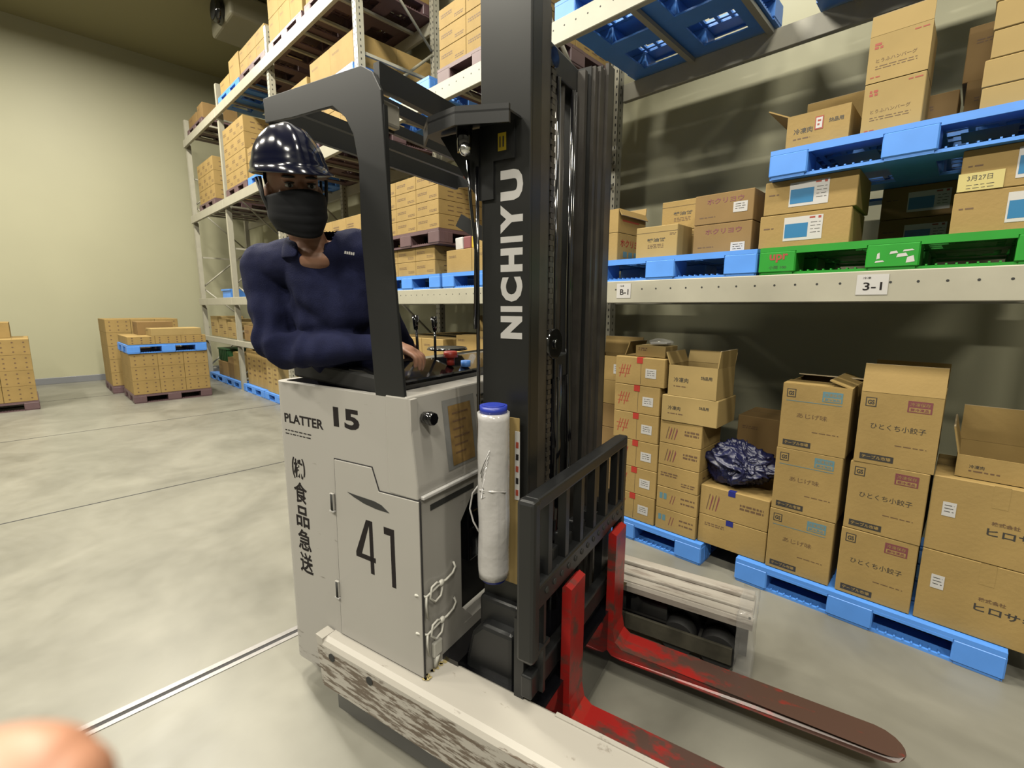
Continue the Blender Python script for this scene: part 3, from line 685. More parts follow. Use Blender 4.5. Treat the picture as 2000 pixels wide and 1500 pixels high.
# bay 5
pallet(-11.55, 2.72, ZB, 'maroon', 'maroon plastic pallet on the upper shelf nearest the far end')
stack_grid(-11.54, 2.74, ZB + .14, 3, 2, 3, .25, 'on the upper shelf nearest the far end')
pallet(-11.9, 2.72, 4.95, 'maroon', 'maroon plastic pallet on the top shelf at the far end')
carton(-11.88, 2.76, 5.09, .6, .6, .22, 'greyish low carton on the top shelf at the far end', 'plain', m='card3'); carton(-11.2, 2.76, 5.09, .36, .6, .28, 'reddish carton on the top shelf beside the far end', 'plain', m='card3')
b = MB('pblue'); b.box(-.25, .25, -.17, .17, 0, .02); b.box(-.25, .25, -.17, -.16, .02, .16); b.box(-.25, .25, .16, .17, .02, .16); b.box(-.25, -.24, -.16, .16, .02, .16); b.box(.24, .25, -.16, .16, .02, .16); b.box(-.27, .27, -.19, -.17, .13, .16)
o = b.build('plastic_crate'); o.location = (-10.35, 2.92, ZC + .002); tag(o, 'small blue plastic crate alone on the middle shelf near the far end', 'crate')
for i, xx in enumerate((-11.8, -11.2, -10.6)): carton(xx, 2.78, .951, .5, .5, .42 - .05 * i, 'wrapped carton on the low shelf of the far bay, %s' % HOR[i], 'wordy', m='card2')
for i, xx in enumerate((-9.6, -9.0, -8.4)): carton(xx, 2.78, .951, .5, .5, .28 + .04 * i, 'carton on the low shelf left of the driver\'s elbow, %s' % HOR[i], 'wordy', m='card3')
pallet(-12.05, 2.72, 0, 'blue', 'blue plastic pallet on the floor of the far bay, left'); pallet(-10.94, 2.72, 0, 'blue', 'blue plastic pallet on the floor of the far bay, right')
pallet(-9.72, 2.72, 0, 'blue', 'blue plastic pallet on the floor left of the truck, left one'); pallet(-8.58, 2.72, 0, 'blue', 'blue plastic pallet on the floor left of the truck, right one')
b = MB('greenc'); b.box(-.28, .28, -.2, .2, 0, .26, bev=.02); b.box(-.3, .3, -.22, .22, .24, .27, bev=.008); 
for q in range(5): b.box(-.25 + q * .12, -.23 + q * .12, -.212, -.2, .02, .24)
o = b.build('plastic_tub'); o.location = (-11.2, 3.0, PZ + .301); tag(o, 'dark green plastic tub under the low shelf of the far bay', 'tub')
carton(-11.5, 2.78, PZ, .6, .5, .30, 'brown carton beneath the dark green tub', 'plain', m='card3'); carton(-10.8, 2.78, PZ, .36, .4, .42, 'brown carton beside the dark green tub, left', 'plain', m='card3'); carton(-10.42, 2.78, PZ, .36, .4, .55, 'brown carton beside the dark green tub, right', 'plain')
for i in range(4): carton(-9.66 + .27 * i, 2.80, PZ, .25, .4, .66 - .03 * (i % 2), 'tall brown carton on the floor pallet left of the truck, %s' % HOR[i], 'tall_mark')
for i in range(2): carton(-8.52 + .27 * i, 2.76, PZ, .25, .4, .55, 'pale upright carton on the pallet closest to the truck, %s' % ('left' if i == 0 else 'right'), 'tall_mark', m='card2')

# ------------------------------------------------------------------ loads on the open floor, left
def side_grid(x, y, z, ny, nz, h, where, D=1.08, W=1.08, m='card', nx=2):
    for k in range(nz):
        for j in range(ny):
            for i in range(nx):
                if i == 0 and 0 < j and k < nz - 1: continue
                lvl = 'topmost' if k == nz - 1 and nz > 1 else ORD[k]
                carton(x + i * W / nx + .002, y + j * D / ny + .002, z + k * h, W / nx - .004, D / ny - .004, h, 'air-hole carton %s, %s %s %s' % (where, lvl, 'near' if i == nx - 1 else 'far', ('left', 'centre', 'right')[j]), 'holes', 'air-hole cartons ' + where, random.uniform(-.004, .004), m)
pallet(-10.70, 1.075, 0, 'maroon', 'maroon plastic pallet on the open floor under the load with a blue pallet')
side_grid(-10.69, 1.085, PZ, 3, 3, .225, 'in the open-floor load below blue pallet')
pallet(-10.68, 1.06, PZ + .676, 'blue', 'blue plastic pallet lying on top of air-hole cartons on the open floor')
zz = PZ + .676 + .141
side_grid(-10.67, 1.08, zz, 3, 1, .13, 'above the blue pallet on open floor')
carton(-10.1, 1.40, zz + .131, .5, .7, .12, 'long flat carton topping the open-floor load', 'plain', m='card2'); carton(-10.66, 1.3, zz + .131, .5, .5, .22, 'brown carton at the back of the open-floor load top', 'plain', m='card3')
pallet(-12.1, .95, 0, 'maroon', 'maroon plastic pallet on the open floor by the far wall')
side_grid(-12.09, .96, PZ, 3, 5, .24, 'in the tall load by the far wall')
pallet(-11.24, -1.10, 0, 'maroon', 'maroon plastic pallet on the open floor at the left edge')
side_grid(-11.23, -1.09, PZ, 3, 4, .235, 'in the load at the left edge')
carton(-11.2, -.75, PZ + .941, .6, .55, .24, 'single carton lying on top of the load at the left edge', 'plain'); 

# ------------------------------------------------------------------ ceiling cooling unit
u = empty('cooling_unit', (-10.0, 3.5, 6.4), 0, 'beige ceiling cooling unit with a dark fan opening above the racks', 'cooling unit')
b = MB('unit'); b.box(-.55, .55, -.55, .42, 0, .40, bev=.05, seg=3); b.build('housing', u)
b = MB('gloss', 'hole'); b.cyl((.1, -.56, .18), (.1, -.68, .18), .20, .17, 24); b.cyl((.1, -.682, .18), (.1, -.684, .18), .15, n=20, mi=1); b.build('fan_shroud', u)
b = MB('steel')
for s in (-.4, .4): b.box(s - .02, s + .02, -.02, .02, .40, .46)
b.build('hanger', u)

# ------------------------------------------------------------------ reach truck
TA = rad(12.5); TO = (-1.3, 1.59, 0.0)
EX = Vector((math.cos(TA), math.sin(TA), 0)); EY = Vector((-math.sin(TA), math.cos(TA), 0))
TW = EX * TO[0] + EY * TO[1]
truck = empty('reach_truck', TW, TA, 'white and dark grey stand-on reach truck with red forks', 'forklift')
def tp(b, name, parent=None):
    o = b.build(name, parent or truck, TO); return o
def arc(cx, cy, r, a0, a1, n=6): return [(cx + r * math.cos(rad(a0 + (a1 - a0) * i / n)), cy + r * math.sin(rad(a0 + (a1 - a0) * i / n))) for i in range(n + 1)]
def ribbon(b, path, t, z0, z1, mi=0):
    """vertical sheet following a plan path, thickness t to the left of the path"""
    out = []; n = len(path)
    for i, (x, y) in enumerate(path):
        a = path[max(i - 1, 0)]; c = path[min(i + 1, n - 1)]
        dx, dy = c[0] - a[0], c[1] - a[1]; l = math.hypot(dx, dy); out.append((x - dy / l * t, y + dx / l * t))
    b.prism(path + out[::-1], 'z', z0, z1, mi)
NY = 1.05
# cab shell: near side, rounded rear, far side
b = MB('cabw')
path = [(-1.02, NY), (-1.70, NY)] + arc(-1.70, NY + .05, .05, 270, 180)[1:] + [(-1.75, 1.36)]
ribbon(b, path, -.03, .10, 1.285)
path = [(-1.02, 2.12), (-1.70, 2.12)] + arc(-1.70, 2.07, .05, 90, 180)[1:] + [(-1.75, 1.86)]
ribbon(b, path, .03, .10, 1.285)
b.box(-1.70, -1.02, NY + .02, 2.10, .10, .30)
tp(b, 'cab_shell')
b = MB('cab', 'black')                                   # front panel with battery opening
for y0, y1, z0, z1 in ((NY + .001, 1.265, .30, .955), (1.265, 1.92, .30, .385), (1.92, 2.119, .30, .955), (1.265, 1.92, .875, .955)):
    b.box(-1.045, -1.0, y0, y1, z0, z1)
for sy, sz in ((1.265, .385), ):
    b.prism([(1.265, .385), (1.33, .385), (1.265, .46)], 'x', -1.03, -1.0005); b.prism([(1.265, .875), (1.265, .80), (1.33, .875)], 'x', -1.03, -1.0005)
tp(b, 'front_panel')
b = MB('cab'); b.prism([(-1.0, .957), (-1.0, 1.0), (-1.032, 1.292), (-1.13, 1.292), (-1.13, .957)], 'y', NY - .002, 2.12, bev=.006); tp(b, 'upper_cowl')
b = MB('white'); b.box(-1.0, -.985, 1.06, 2.10, .958, .970, bev=.003); tp(b, 'trim_lip')
b = MB('hole')
b.box(-1.001, -.998, 1.105, 1.345, .905, .925); b.build('grip_slot', truck, TO)
b = MB('hole')
for k in range(6): b.box(-1.024 - (k * .0022) + .006, -1.012 - k * .0022 + .006 , 1.405, 1.50, 1.10 + k * .028, 1.108 + k * .028)
tp(b, 'vent_slots')
b = MB('gloss', 'black'); b.box(-1.16, -1.06, 1.285, 1.90, .39, .86, 1); b.box(-1.06, -1.02, 1.34, 1.80, .60, .80, 0, bev=.006); tp(b, 'battery_box')
b = MB('gloss'); b.cyl((-1.02, 1.108, 1.218), (-.985, 1.108, 1.218), .019, .024, 8); b.cyl((-.985, 1.108, 1.218), (-.975, 1.108, 1.218), .024, .020, 8); tp(b, 'round_knob')
b = MB('sleeve', 'brass', 'inkb')
tl = Matrix.Translation((0, 0, 0))
def slopex(z): return -1.0 - (z - 1.0) * .1096 if z > 1.0 else -1.0
def srect(b, y0, y1, z0, z1, dx, mi, t=.001):
    vs = [(slopex(z0) + dx, y0, z0), (slopex(z0) + dx, y1, z0), (slopex(z1) + dx, y1, z1), (slopex(z1) + dx, y0, z1)]
    b.face(vs, mi)
srect(b, 1.205, 1.385, 1.01, 1.255, .0012, 0); srect(b, 1.232, 1.36, 1.022, 1.232, .0024, 1)
for k in range(6): srect(b, 1.25, 1.34 - (k % 3) * .015, 1.20 - k * .028, 1.206 - k * .028, .003, 2)
tp(b, 'notice_sleeve')
# side cover door
b = MB('dark', 'cab'); D = [(-1.40, 1.027), (-1.208, 1.031), (-1.178, .952), (-.995, .956), (-.995, .325), (-1.416, .325)]
G = [(-1.405, 1.031), (-1.205, 1.035), (-1.175, .956), (-.990, .960), (-.990, .320), (-1.421, .320)]
b.prism(G, 'y', NY - .0015, NY + .002, 0); b.prism(D, 'y', NY - .005, NY + .001, 1, bev=.0015)
door = tp(b, 'side_cover')
b = MB('hole'); b.prism([(-1.336, .918), (-1.30, .916), (-1.20, .914), (-1.165, .908), (-1.128, .888), (-1.19, .888), (-1.25, .894), (-1.30, .906)], 'y', NY - .0062, NY - .0048); tp(b, 'cover_handle', door)
for hz in (.86, .51):
    b = MB('cab', 'hole', 'white'); b.box(-1.432, -1.412, NY - .012, NY - .001, hz - .03, hz + .035, bev=.003); b.cyl((-1.419, NY - .010, hz - .028), (-1.419, NY - .010, hz + .033), .006, n=8, mi=1); b.box(-1.434, -1.410, NY - .013, NY - .004, hz - .036, hz - .031, 2); tp(b, 'hinge', door)
# lettering on the side
ys = NY - .0008
b = MB('textk'); b.text('PLATTER', .036, (-1.690, ys, 1.128), bold=.025, wid=.235); tp(b, 'lettering'); b = MB('textk'); b.text('15', .072, (-1.395, ys, 1.15), bold=.035, wid=.135); tp(b, 'lettering'); b = MB('textk')
stripes(b, -1.69, -1.53, 1.095, 2, ys, 0, .004, .014); tp(b, 'lettering')
b = MB('textk')
for i, ch in enumerate('㈱食品急送'):
    b.text(ch, .088, (-1.665 + .002 * i, ys, .905 - .099 * i), bold=.02, wid=.082)
tp(b, 'lettering')
b = MB('textk'); yd = NY - .0056
b.prism([(-1.305, .682), (-1.205, .682), (-1.205, .700), (-1.275, .700), (-1.225, .835), (-1.245, .835), (-1.305, .70)], 'y', yd, yd + .0008); b.box(-1.232, -1.214, yd, yd + .0008, .635, .835)
b.box(-1.128, -1.109, yd, yd + .0008, .618, .832); b.box(-1.158, -1.128, yd, yd + .0008, .806, .832)
tp(b, 'fleet_number')
b = MB('rubber'); b.box(-1.66, -1.10, NY + .05, 2.08, .035, .10); b.cyl((-1.45, 1.15, .10), (-1.45, 1.28, .10), .098, n=24); b.cyl((-1.45, 1.7, .115), (-1.45, 1.85, .115), .113, n=24); tp(b, 'drive_wheel')
b = MB('gloss'); b.box(-1.0, -.60, 1.18, 2.0, .045, .30); b.box(-1.02, -.93, 1.15, 2.02, .16, .34); b.box(-.72, -.66, 1.19, 1.28, .10, .36); tp(b, 'chassis_frame')
# padded rim and console
b = MB('rubber'); b.prism([(-1.69, 1.30), (-1.20, 1.27), (-1.20, 1.335), (-1.69, 1.372)], 'y', NY + .05, NY + .10, bev=.01); tp(b, 'padded_rim')
con = MB('gloss'); con.prism([(-1.135, 1.15), (-1.135, 1.318), (-1.30, 1.362), (-1.385, 1.362), (-1.385, 1.15)], 'y', NY + .06, 2.08, bev=.012); con = tp(con, 'control_console')
for i, (lx, ly, tx, tz) in enumerate(((-1.36, 1.36, -1.40, 1.50), (-1.335, 1.43, -1.345, 1.525), (-1.28, 1.47, -1.28, 1.52))):
    b = MB('gloss'); b.cyl((lx, ly, 1.34), (tx, ly, tz - .02), .0055, .0055, 8); b.cyl((tx, ly, tz - .045), (tx - (.004), ly, tz + .012), .009, .015, 10); tp(b, 'lever', con)
b = MB('redtape'); b.cyl((-1.20, 1.47, 1.34), (-1.20, 1.47, 1.372), .016, n=14); b.cyl((-1.20, 1.47, 1.372), (-1.20, 1.47, 1.396), .030, .026, 18); tp(b, 'stop_button', con)
b = MB('pblue'); b.cyl((-1.17, 1.53, 1.33), (-1.17, 1.53, 1.355), .02, n=12); tp(b, 'blue_knob', con)
b = MB('gloss'); b.cyl((-1.33, 1.62, 1.35), (-1.33, 1.62, 1.385), .02, n=12); b.cyl((-1.34, 1.62, 1.385), (-1.34, 1.62, 1.395), .09, .085, 24); tp(b, 'steering_wheel', con)
# overhead guard
b = MB('black')
outer = [(-1.675, 2.286), (-1.43, 2.279), (-1.175, 2.272), (-1.13, 2.245), (-1.098, 2.19), (-1.082, 1.80), (-1.045, 1.285)]
inner = [(-1.175, 1.285), (-1.208, 1.80), (-1.204, 2.0), (-1.222, 2.09), (-1.255, 2.145), (-1.31, 2.188), (-1.40, 2.192), (-1.52, 2.195), (-1.671, 2.207)]
b.prism(outer + inner, 'y', NY, NY + .012, bev=.002)
b.box(-1.112, -1.090, NY + .004, NY + .018, 1.29, 2.15); tp(b, 'guard_post')
b = MB('black'); outer2 = outer; b.prism(outer + inner, 'y', 2.10, 2.112, bev=.002); tp(b, 'guard_post')
def gbar(pts, hw, hh, name='guard_bar', mi='black'):
    b = MB(mi)
    for a, c in zip(pts[:-1], pts[1:]):
        a = Vector(a); c = Vector(c); d = c - a; L = d.length; q = d.to_track_quat('X', 'Z').to_matrix().to_4x4()
        r = bmesh.ops.create_cube(b.bm, size=1, matrix=Matrix.Translation((a + c) / 2) @ q @ Matrix.Diagonal((L + hw * .6, hw * 2, hh * 2, 1)))
    tp(b, name)
gbar([(-1.12, NY + .012, 2.235), (-1.12, 2.10, 2.235)], .012, .035)
gbar([(-1.655, NY + .012, 2.235), (-1.655, 2.10, 2.235)], .010, .04)
for gx in (-1.24, -1.38, -1.52): gbar([(gx, NY + .012, 2.232), (gx, 2.10, 2.232)], .009, .018)
cv = [(-1.66 + .56 * t, 2.135 + .03 * math.sin(math.pi * t), 2.04 - .11 * math.sin(math.pi * t)) for t in [i / 8 for i in range(9)]]
gbar(cv, .012, .035, 'side_rail')
b = MB('lens', 'black'); b.box(-1.165, -1.135, 1.075, 1.165, 2.12, 2.19, 0, bev=.008); b.box(-1.175, -1.165, 1.07, 1.17, 2.115, 2.198, 1, bev=.003); tp(b, 'work_lamp')
b = MB('amber', 'chrome'); b.cyl((-1.30, 1.75, 2.13), (-1.30, 1.75, 2.17), .03, .026, 16); b.cyl((-1.30, 1.75, 2.17), (-1.30, 1.75, 2.20), .02, n=10, mi=1); tp(b, 'warning_lamp')
b = MB('black', 'ylw', 'ink'); PL = [(-1.10, 1.23), (-1.02, 1.16), (-.90, 1.14), (-.755, 1.20), (-.755, 1.268), (-.91, 1.268), (-1.10, 1.60)]
b.prism(PL, 'z', 2.115, 2.121); 
for a, c in zip(PL[:4], PL[1:4]):
    b.prism([a, c, (c[0], c[1] + .008), (a[0], a[1] + .008)], 'z', 2.085, 2.135)
b.box(-.90, -.775, 1.262, 1.269, 2.01, 2.12); b.box(-.90, -.85, 1.262, 1.269, 1.90, 2.01); b.prism([(-1.05, 2.11), (-.90, 2.11), (-.90, 1.90)], 'y', 1.255, 1.265)
b.box(-.832, -.803, 1.2605, 1.2615, 2.035, 2.085, 1); b.box(-.826, -.822, 1.2598, 1.2606, 2.045, 2.075, 2); b.box(-.815, -.810, 1.2598, 1.2606, 2.045, 2.075, 2)
tp(b, 'mast_bracket')
b = MB('chrome', 'gloss'); b.cyl((-.915, 1.205, 2.115), (-.915, 1.205, 2.03), .026, .022, 16, 1); b.ell((-.905, 1.195, 2.035), (.020, .020, .020), 0, 12); tp(b, 'bracket_lamp')
b = MB('gloss')
b.tube([(-.93, 1.24, 2.02), (-.925, 1.245, 1.9), (-.91, 1.25, 1.75), (-.915, 1.25, 1.5)], .005, 6); b.tube([(-.905, 1.255, 2.0), (-.912, 1.262, 1.6), (-.912, 1.262, 1.1)], .006, 6); tp(b, 'cable')
# mast
MT0, MT1 = .46, 2.52
b = MB('blackm', 'rail')
b.box(-.900, -.725, 1.270, 1.284, MT0, 2.52, 0, bev=.002, seg=1); b.box(-.739, -.725, 1.284, 1.335, MT0 - .16, 2.52, 0); b.box(-.900, -.885, 1.284, 1.33, MT0 - .16, 2.52, 0)
b.box(-.752, -.738, 1.338, 1.352, .3, 2.52, 1); b.box(-.748, -.736, 1.356, 1.395, .3, 2.52, 1); b.box(-.90, -.745, 1.352, 1.362, .3, 2.52, 0); b.box(-.758, -.744, 1.400, 1.425, .3, 2.50, 1); b.box(-.77, -.752, 1.428, 1.446, .3, 2.49, 0)
tp(b, 'mast_rail')
b = MB('text')
for ch, za, zb_ in (('N', 1.472, 1.543), ('I', 1.556, 1.574), ('C', 1.588, 1.664), ('H', 1.680, 1.751), ('I', 1.768, 1.786), ('Y', 1.796, 1.880), ('U', 1.892, 1.980)):
    b.text(ch, .080, (-.748, 1.2692, za), (0, 0, 1), (-1, 0, 0), 0, .055, wid=zb_ - za)
tp(b, 'lettering')
b = MB('blackm', 'rail')
b.box(-.900, -.725, 1.926, 1.94, MT0, 2.50, 0); b.box(-.739, -.725, 1.875, 1.926, .3, 2.50, 1); b.box(-.748, -.736, 1.822, 1.862, .3, 2.47, 1); b.box(-.90, -.745, 1.862, 1.872, .3, 2.49, 0); b.box(-.752, -.738, 1.866, 1.874, .3, 2.48, 1)
b.box(-.758, -.744, 1.790, 1.815, .3, 2.46, 1); b.box(-.90, -.758, 1.783, 1.792, .3, 2.46, 0); b.box(-.80, -.77, 1.755, 1.778, .3, 2.44, 1); b.box(-.90, -.80, 1.745, 1.752, .3, 2.44, 0)
tp(b, 'mast_rail')
for zz in (.62, 1.30, 2.36):
    b = MB('black'); b.box(-.885, -.80, 1.44, 1.79, zz, zz + .09, bev=.006); tp(b, 'mast_crossbar')
b = MB('gloss', 'rail'); b.cyl((-.83, 1.66, .3), (-.83, 1.66, 1.35), .035, n=20); b.cyl((-.83, 1.66, 1.35), (-.83, 1.66, 2.38), .022, n=16, mi=1); tp(b, 'lift_cylinder')
b = MB('rail'); zz = .72; k = 0
while zz < 2.36:
    wdt = .016 if k % 2 else .010; b.box(-.778, -.766, 1.497 - wdt, 1.497 + wdt, zz, zz + .0165); zz += .018; k += 1
tp(b, 'lift_chain')
b = MB('gloss', 'chrome'); b.cyl((-.80, 1.53, 1.44), (-.76, 1.53, 1.44), .055, n=28); b.cyl((-.762, 1.53, 1.44), (-.752, 1.53, 1.44), .018, n=14, mi=0); tp(b, 'chain_pulley')
b = MB('gloss'); b.cyl((-.80, 1.49, 2.37), (-.76, 1.49, 2.37), .03, n=20); tp(b, 'chain_pulley')
for yy, r in ((1.455, .008), (1.475, .006), (1.72, .010), (1.74, .008), (1.60, .007)):
    b = MB('gloss'); b.tube([(-.80, yy, .5), (-.795, yy + .008, 1.0), (-.80, yy - .006, 1.6), (-.80, yy, 2.36)], r, 8); tp(b, 'hydraulic_hose')
b = MB('black'); b.prism([(-.93, .18), (-.93, .33), (-.905, .44), (-.86, .485), (-.735, .485), (-.735, .18)], 'y', 1.195, 1.268, bev=.015); b.box(-.90, -.74, 1.24, 1.30, .40, .56, bev=.012); tp(b, 'mast_foot_cover')
# carriage and load backrest
b = MB('black'); X0, X1 = -.665, -.603
b.box(X0, X1, 1.10, 1.145, .50, 1.022, bev=.012); b.box(X0 + .01, X1 - .008, 1.915, 1.955, .44, 1.022, bev=.008)
b.box(X0 + .004, X1 - .004, 1.13, 1.94, .982, 1.022, bev=.008); b.box(X0 + .01, X1 - .01, 1.105, 1.23, .50, .515)
for yy in (1.235, 1.36, 1.485, 1.61, 1.735, 1.86): b.box(X0 + .016, X1 - .016, yy - .013, yy + .013, .72, .985)
b.box(X0 + .005, X1 - .012, 1.19, 1.205, .34, .70)
tp(b, 'load_backrest')
b = MB('black', 'hole', 'chrome')
b.box(-.665, -.612, 1.14, 1.95, .655, .735, bev=.008); b.box(-.67, -.63, 1.14, 1.95, .34, .42, bev=.006)
for k in range(7): b.box(-.70, -.645, 1.19 + k * .115, 1.235 + k * .115, .725, .775, bev=.006)
k = 1.20
while k < 1.93: b.cyl((-.613, k, .70), (-.609, k, .70), .010, n=10, mi=1); k += .055
b.box(-.70, -.665, 1.15, 1.27, .20, .60); b.box(-.70, -.665, 1.83, 1.94, .30, .66); b.cyl((-.664, 1.20, .30), (-.655, 1.20, .30), .012, n=10, mi=2); b.box(-.668, -.655, 1.18, 1.24, .26, .36)
tp(b, 'fork_carriage')
def fork(y0, y1):
    b = MB('fork'); xb = -.612
    prof = [(xb, .645), (xb + .012, .655), (xb + .034, .645), (xb + .034, .22), (xb + .045, .165), (xb + .075, .142), (.33, .138), (.36, .136), (.385, .133), (.400, .130), (.408, .127), (.408, .121), (.400, .118), (.385, .115), (.36, .112), (.33, .110), (xb + .07, .092), (xb + .03, .098), (xb + .008, .122), (xb, .17)]
    b.prism([(p[0], p[1]) for p in prof], 'y', y0, y1)
    for v in b.bm.verts:                                # rounded tip
        if v.co.x > .335:
            c = (y0 + y1) / 2; v.co.y = c + (v.co.y - c) * math.sqrt(max(.04, 1 - ((v.co.x - .33) / .079) ** 2))
    tp(b, 'fork')
fork(1.315, 1.43); fork(1.755, 1.878)
# outriggers
b = MB('outr', 'hole')
pr = [(.985, .125), (1.165, .125), (1.165, .315), (1.155, .322), (1.015, .318), (.997, .310), (.988, .295)]
b.prism(pr, 'x', -1.46, -.07); b.box(-.55, -.08, 1.148, 1.164, .320, .326);
for hx, hz in ((-1.405, .265), (-1.20, .262)): b.cyl((hx, .9848, hz), (hx, .9870, hz), .016, n=14, mi=1)
b.prism([(-1.46, .125), (-1.46, .32), (-1.50, .325), (-1.475, .125)], 'y', .99, 1.045)
tp(b, 'outrigger')
b = MB('ylwp')
for q in range(16):
    r = random.Random(q); yy = 1.05 + r.uniform(-.015, .10); xx = -1.0 + r.uniform(-.03, .02); zt = .3232 if yy > 1.02 else .32
    b.face([(xx + (.006 + .010 * r.random()) * math.cos(a * 1.2566), yy + .008 * math.sin(a * 1.2566), zt) for a in range(5)])
tp(b, 'paint_smear')
b = MB('gloss'); b.box(-1.40, -.10, 1.0, 1.15, .045, .125); tp(b, 'outrigger_underside')
b = MB('rubber'); b.cyl((-.20, 1.03, .075), (-.20, 1.14, .075), .074, n=24); b.cyl((-.38, 1.03, .075), (-.38, 1.14, .075), .074, n=24); tp(b, 'load_wheel')
b = MB('outf', 'gloss', 'olive')
b.box(-1.0, -.075, 2.005, 2.215, .255, .300, bev=.006); b.box(-1.0, -.08, 2.155, 2.21, .300, .322, bev=.006); b.box(-1.0, -.08, 2.065, 2.085, .30, .314, bev=.004); b.box(-1.0, -.09, 2.01, 2.03, .298, .306)
b.prism([(2.005, .255), (2.00, .285), (2.005, .30), (2.03, .30)], 'x', -1.0, -.072)
b.box(-1.0, -.42, 2.04, 2.20, .06, .255, 1); b.box(-.42, -.09, 2.12, 2.20, .05, .255, 1); b.box(-1.0, -.14, 2.02, 2.035, .055, .13, 2); 
tp(b, 'outrigger')
b = MB('rubber', 'olive'); b.cyl((-.20, 2.04, .078), (-.20, 2.115, .078), .077, n=24); b.cyl((-.20, 2.034, .078), (-.20, 2.04, .078), .03, n=14, mi=1); b.cyl((-.37, 2.04, .078), (-.37, 2.115, .078), .077, n=24); tp(b, 'load_wheel')
b = MB('clear'); b.box(-.13, -.062, 1.995, 2.222, .03, .328)
bmesh.ops.subdivide_edges(b.bm, edges=b.bm.edges[:], cuts=7, use_grid_fill=True)
for v in b.bm.verts: v.co += Vector(noise.noise_vector(v.co * 22)) * .008
bmesh.ops.delete(b.bm, geom=[f for f in b.bm.faces if all(v.co.x < -.125 for v in f.verts)], context='FACES')
for f in b.bm.faces: f.smooth = True
tp(b, 'plastic_wrapping')
# cords tied round the cab corner
for zc in (.64, .50):
    b = MB('cord')
    b.tube([(-.996, 1.215, zc + .03), (-.990, 1.218, zc + .012), (-.988, 1.20, zc - .004), (-.985, 1.16, zc - .008), (-.985, 1.13, zc - .006), (-.985, 1.095, zc - .012), (-.988, 1.062, zc - .02), (-1.02, 1.040, zc - .012)], .0042, 8)
    b.ell((-.985, 1.135, zc - .006), (.009, .013, .012)); b.tube([(-.986, 1.13, zc - .006), (-.984, 1.11, zc + .008), (-.984, 1.085, zc + .004), (-.984, 1.075, zc - .03), (-.984, 1.10, zc - .058), (-.984, 1.13, zc - .05), (-.985, 1.14, zc - .02)], .004, 8)
    b.tube([(-.988, 1.062, zc - .02), (-.986, 1.058, zc - .05), (-.988, 1.066, zc - .10)], .004, 8)
    tp(b, 'tied_cord')
b = MB('cord'); b.box(-1.0, -.985, 1.09, 1.135, .37, .425, bev=.005); b.cyl((-.992, 1.11, .37), (-.992, 1.10, .33), .012, .006, 8); tp(b, 'cord_holder')

# ------------------------------------------------------------------ film roll and board on the mast
RZ_ = TA
def W(x, y, z): v = EX * x + EY * y; return (v.x, v.y, z)
fr = empty('stretch_film_roll', W(-.800, 1.185, .70), TA, 'upright roll of clear stretch film with a blue core, strapped to the dark mast', 'film roll')
b = MB('film', 'cord'); b.cyl((0, 0, 0), (0, 0, .548), .051, .051, 40)
bmesh.ops.subdivide_edges(b.bm, edges=[e for e in b.bm.edges if abs(e.verts[0].co.z - e.verts[1].co.z) > .3], cuts=24)
for v in b.bm.verts:
    r = Vector((v.co.x, v.co.y, 0)); 
    if r.length > .03: v.co += r.normalized() * noise.noise(Vector((v.co.x * 25, v.co.y * 25, v.co.z * 9))) * .0028
for f in b.bm.faces: f.smooth = abs(f.normal.z) < .5
b.build('film_wrap', fr)
b = MB('core'); b.cyl((0, 0, .545), (0, 0, .570), .043, n=32); b.cyl((0, 0, .5702), (0, 0, .572), .036, n=24); b.build('roll_core', fr)
b = MB('core'); b.cyl((0, 0, -.014), (0, 0, .004), .040, n=28); b.build('roll_core', fr)
b = MB('film'); b.tube([(-.02, -.05, .305), (.025, -.047, .308), (.052, -.01, .30)], .004, 8); b.tube([(-.053, -.01, .30), (-.075, -.012, .27), (-.085, -.015, .215), (-.075, -.01, .17), (-.05, -.012, .14)], .003, 8)
for q in range(7): b.tube([(.02 - q * .004, -.051, .44 - q * .018), (.0 - q * .002, -.0525, .40 - q * .02), (-.015 + q * .003, -.0515, .36 - q * .012)], .0016, 6)
b.build('loose_film_end', fr)
b = MB('card2', 'white', 'textk', 'red'); b.box(-.80, -.742, 1.2445, 1.2485, .648, 1.222); b.box(-.756, -.7385, 1.242, 1.2442, .95, 1.18, 1)
for i in range(5): b.box(-.752, -.742, 1.2412, 1.2419, .965 + i * .04, .985 + i * .04, 2 if i % 2 else 3)
bo = b.build('cardboard_strip', None, (-.80, 1.2465, .648)); bo.location = W(-.80, 1.2465, .648); bo.rotation_euler = (0, 0, TA); tag(bo, 'narrow cardboard strip with a white printed sticker behind the film roll', 'strip')

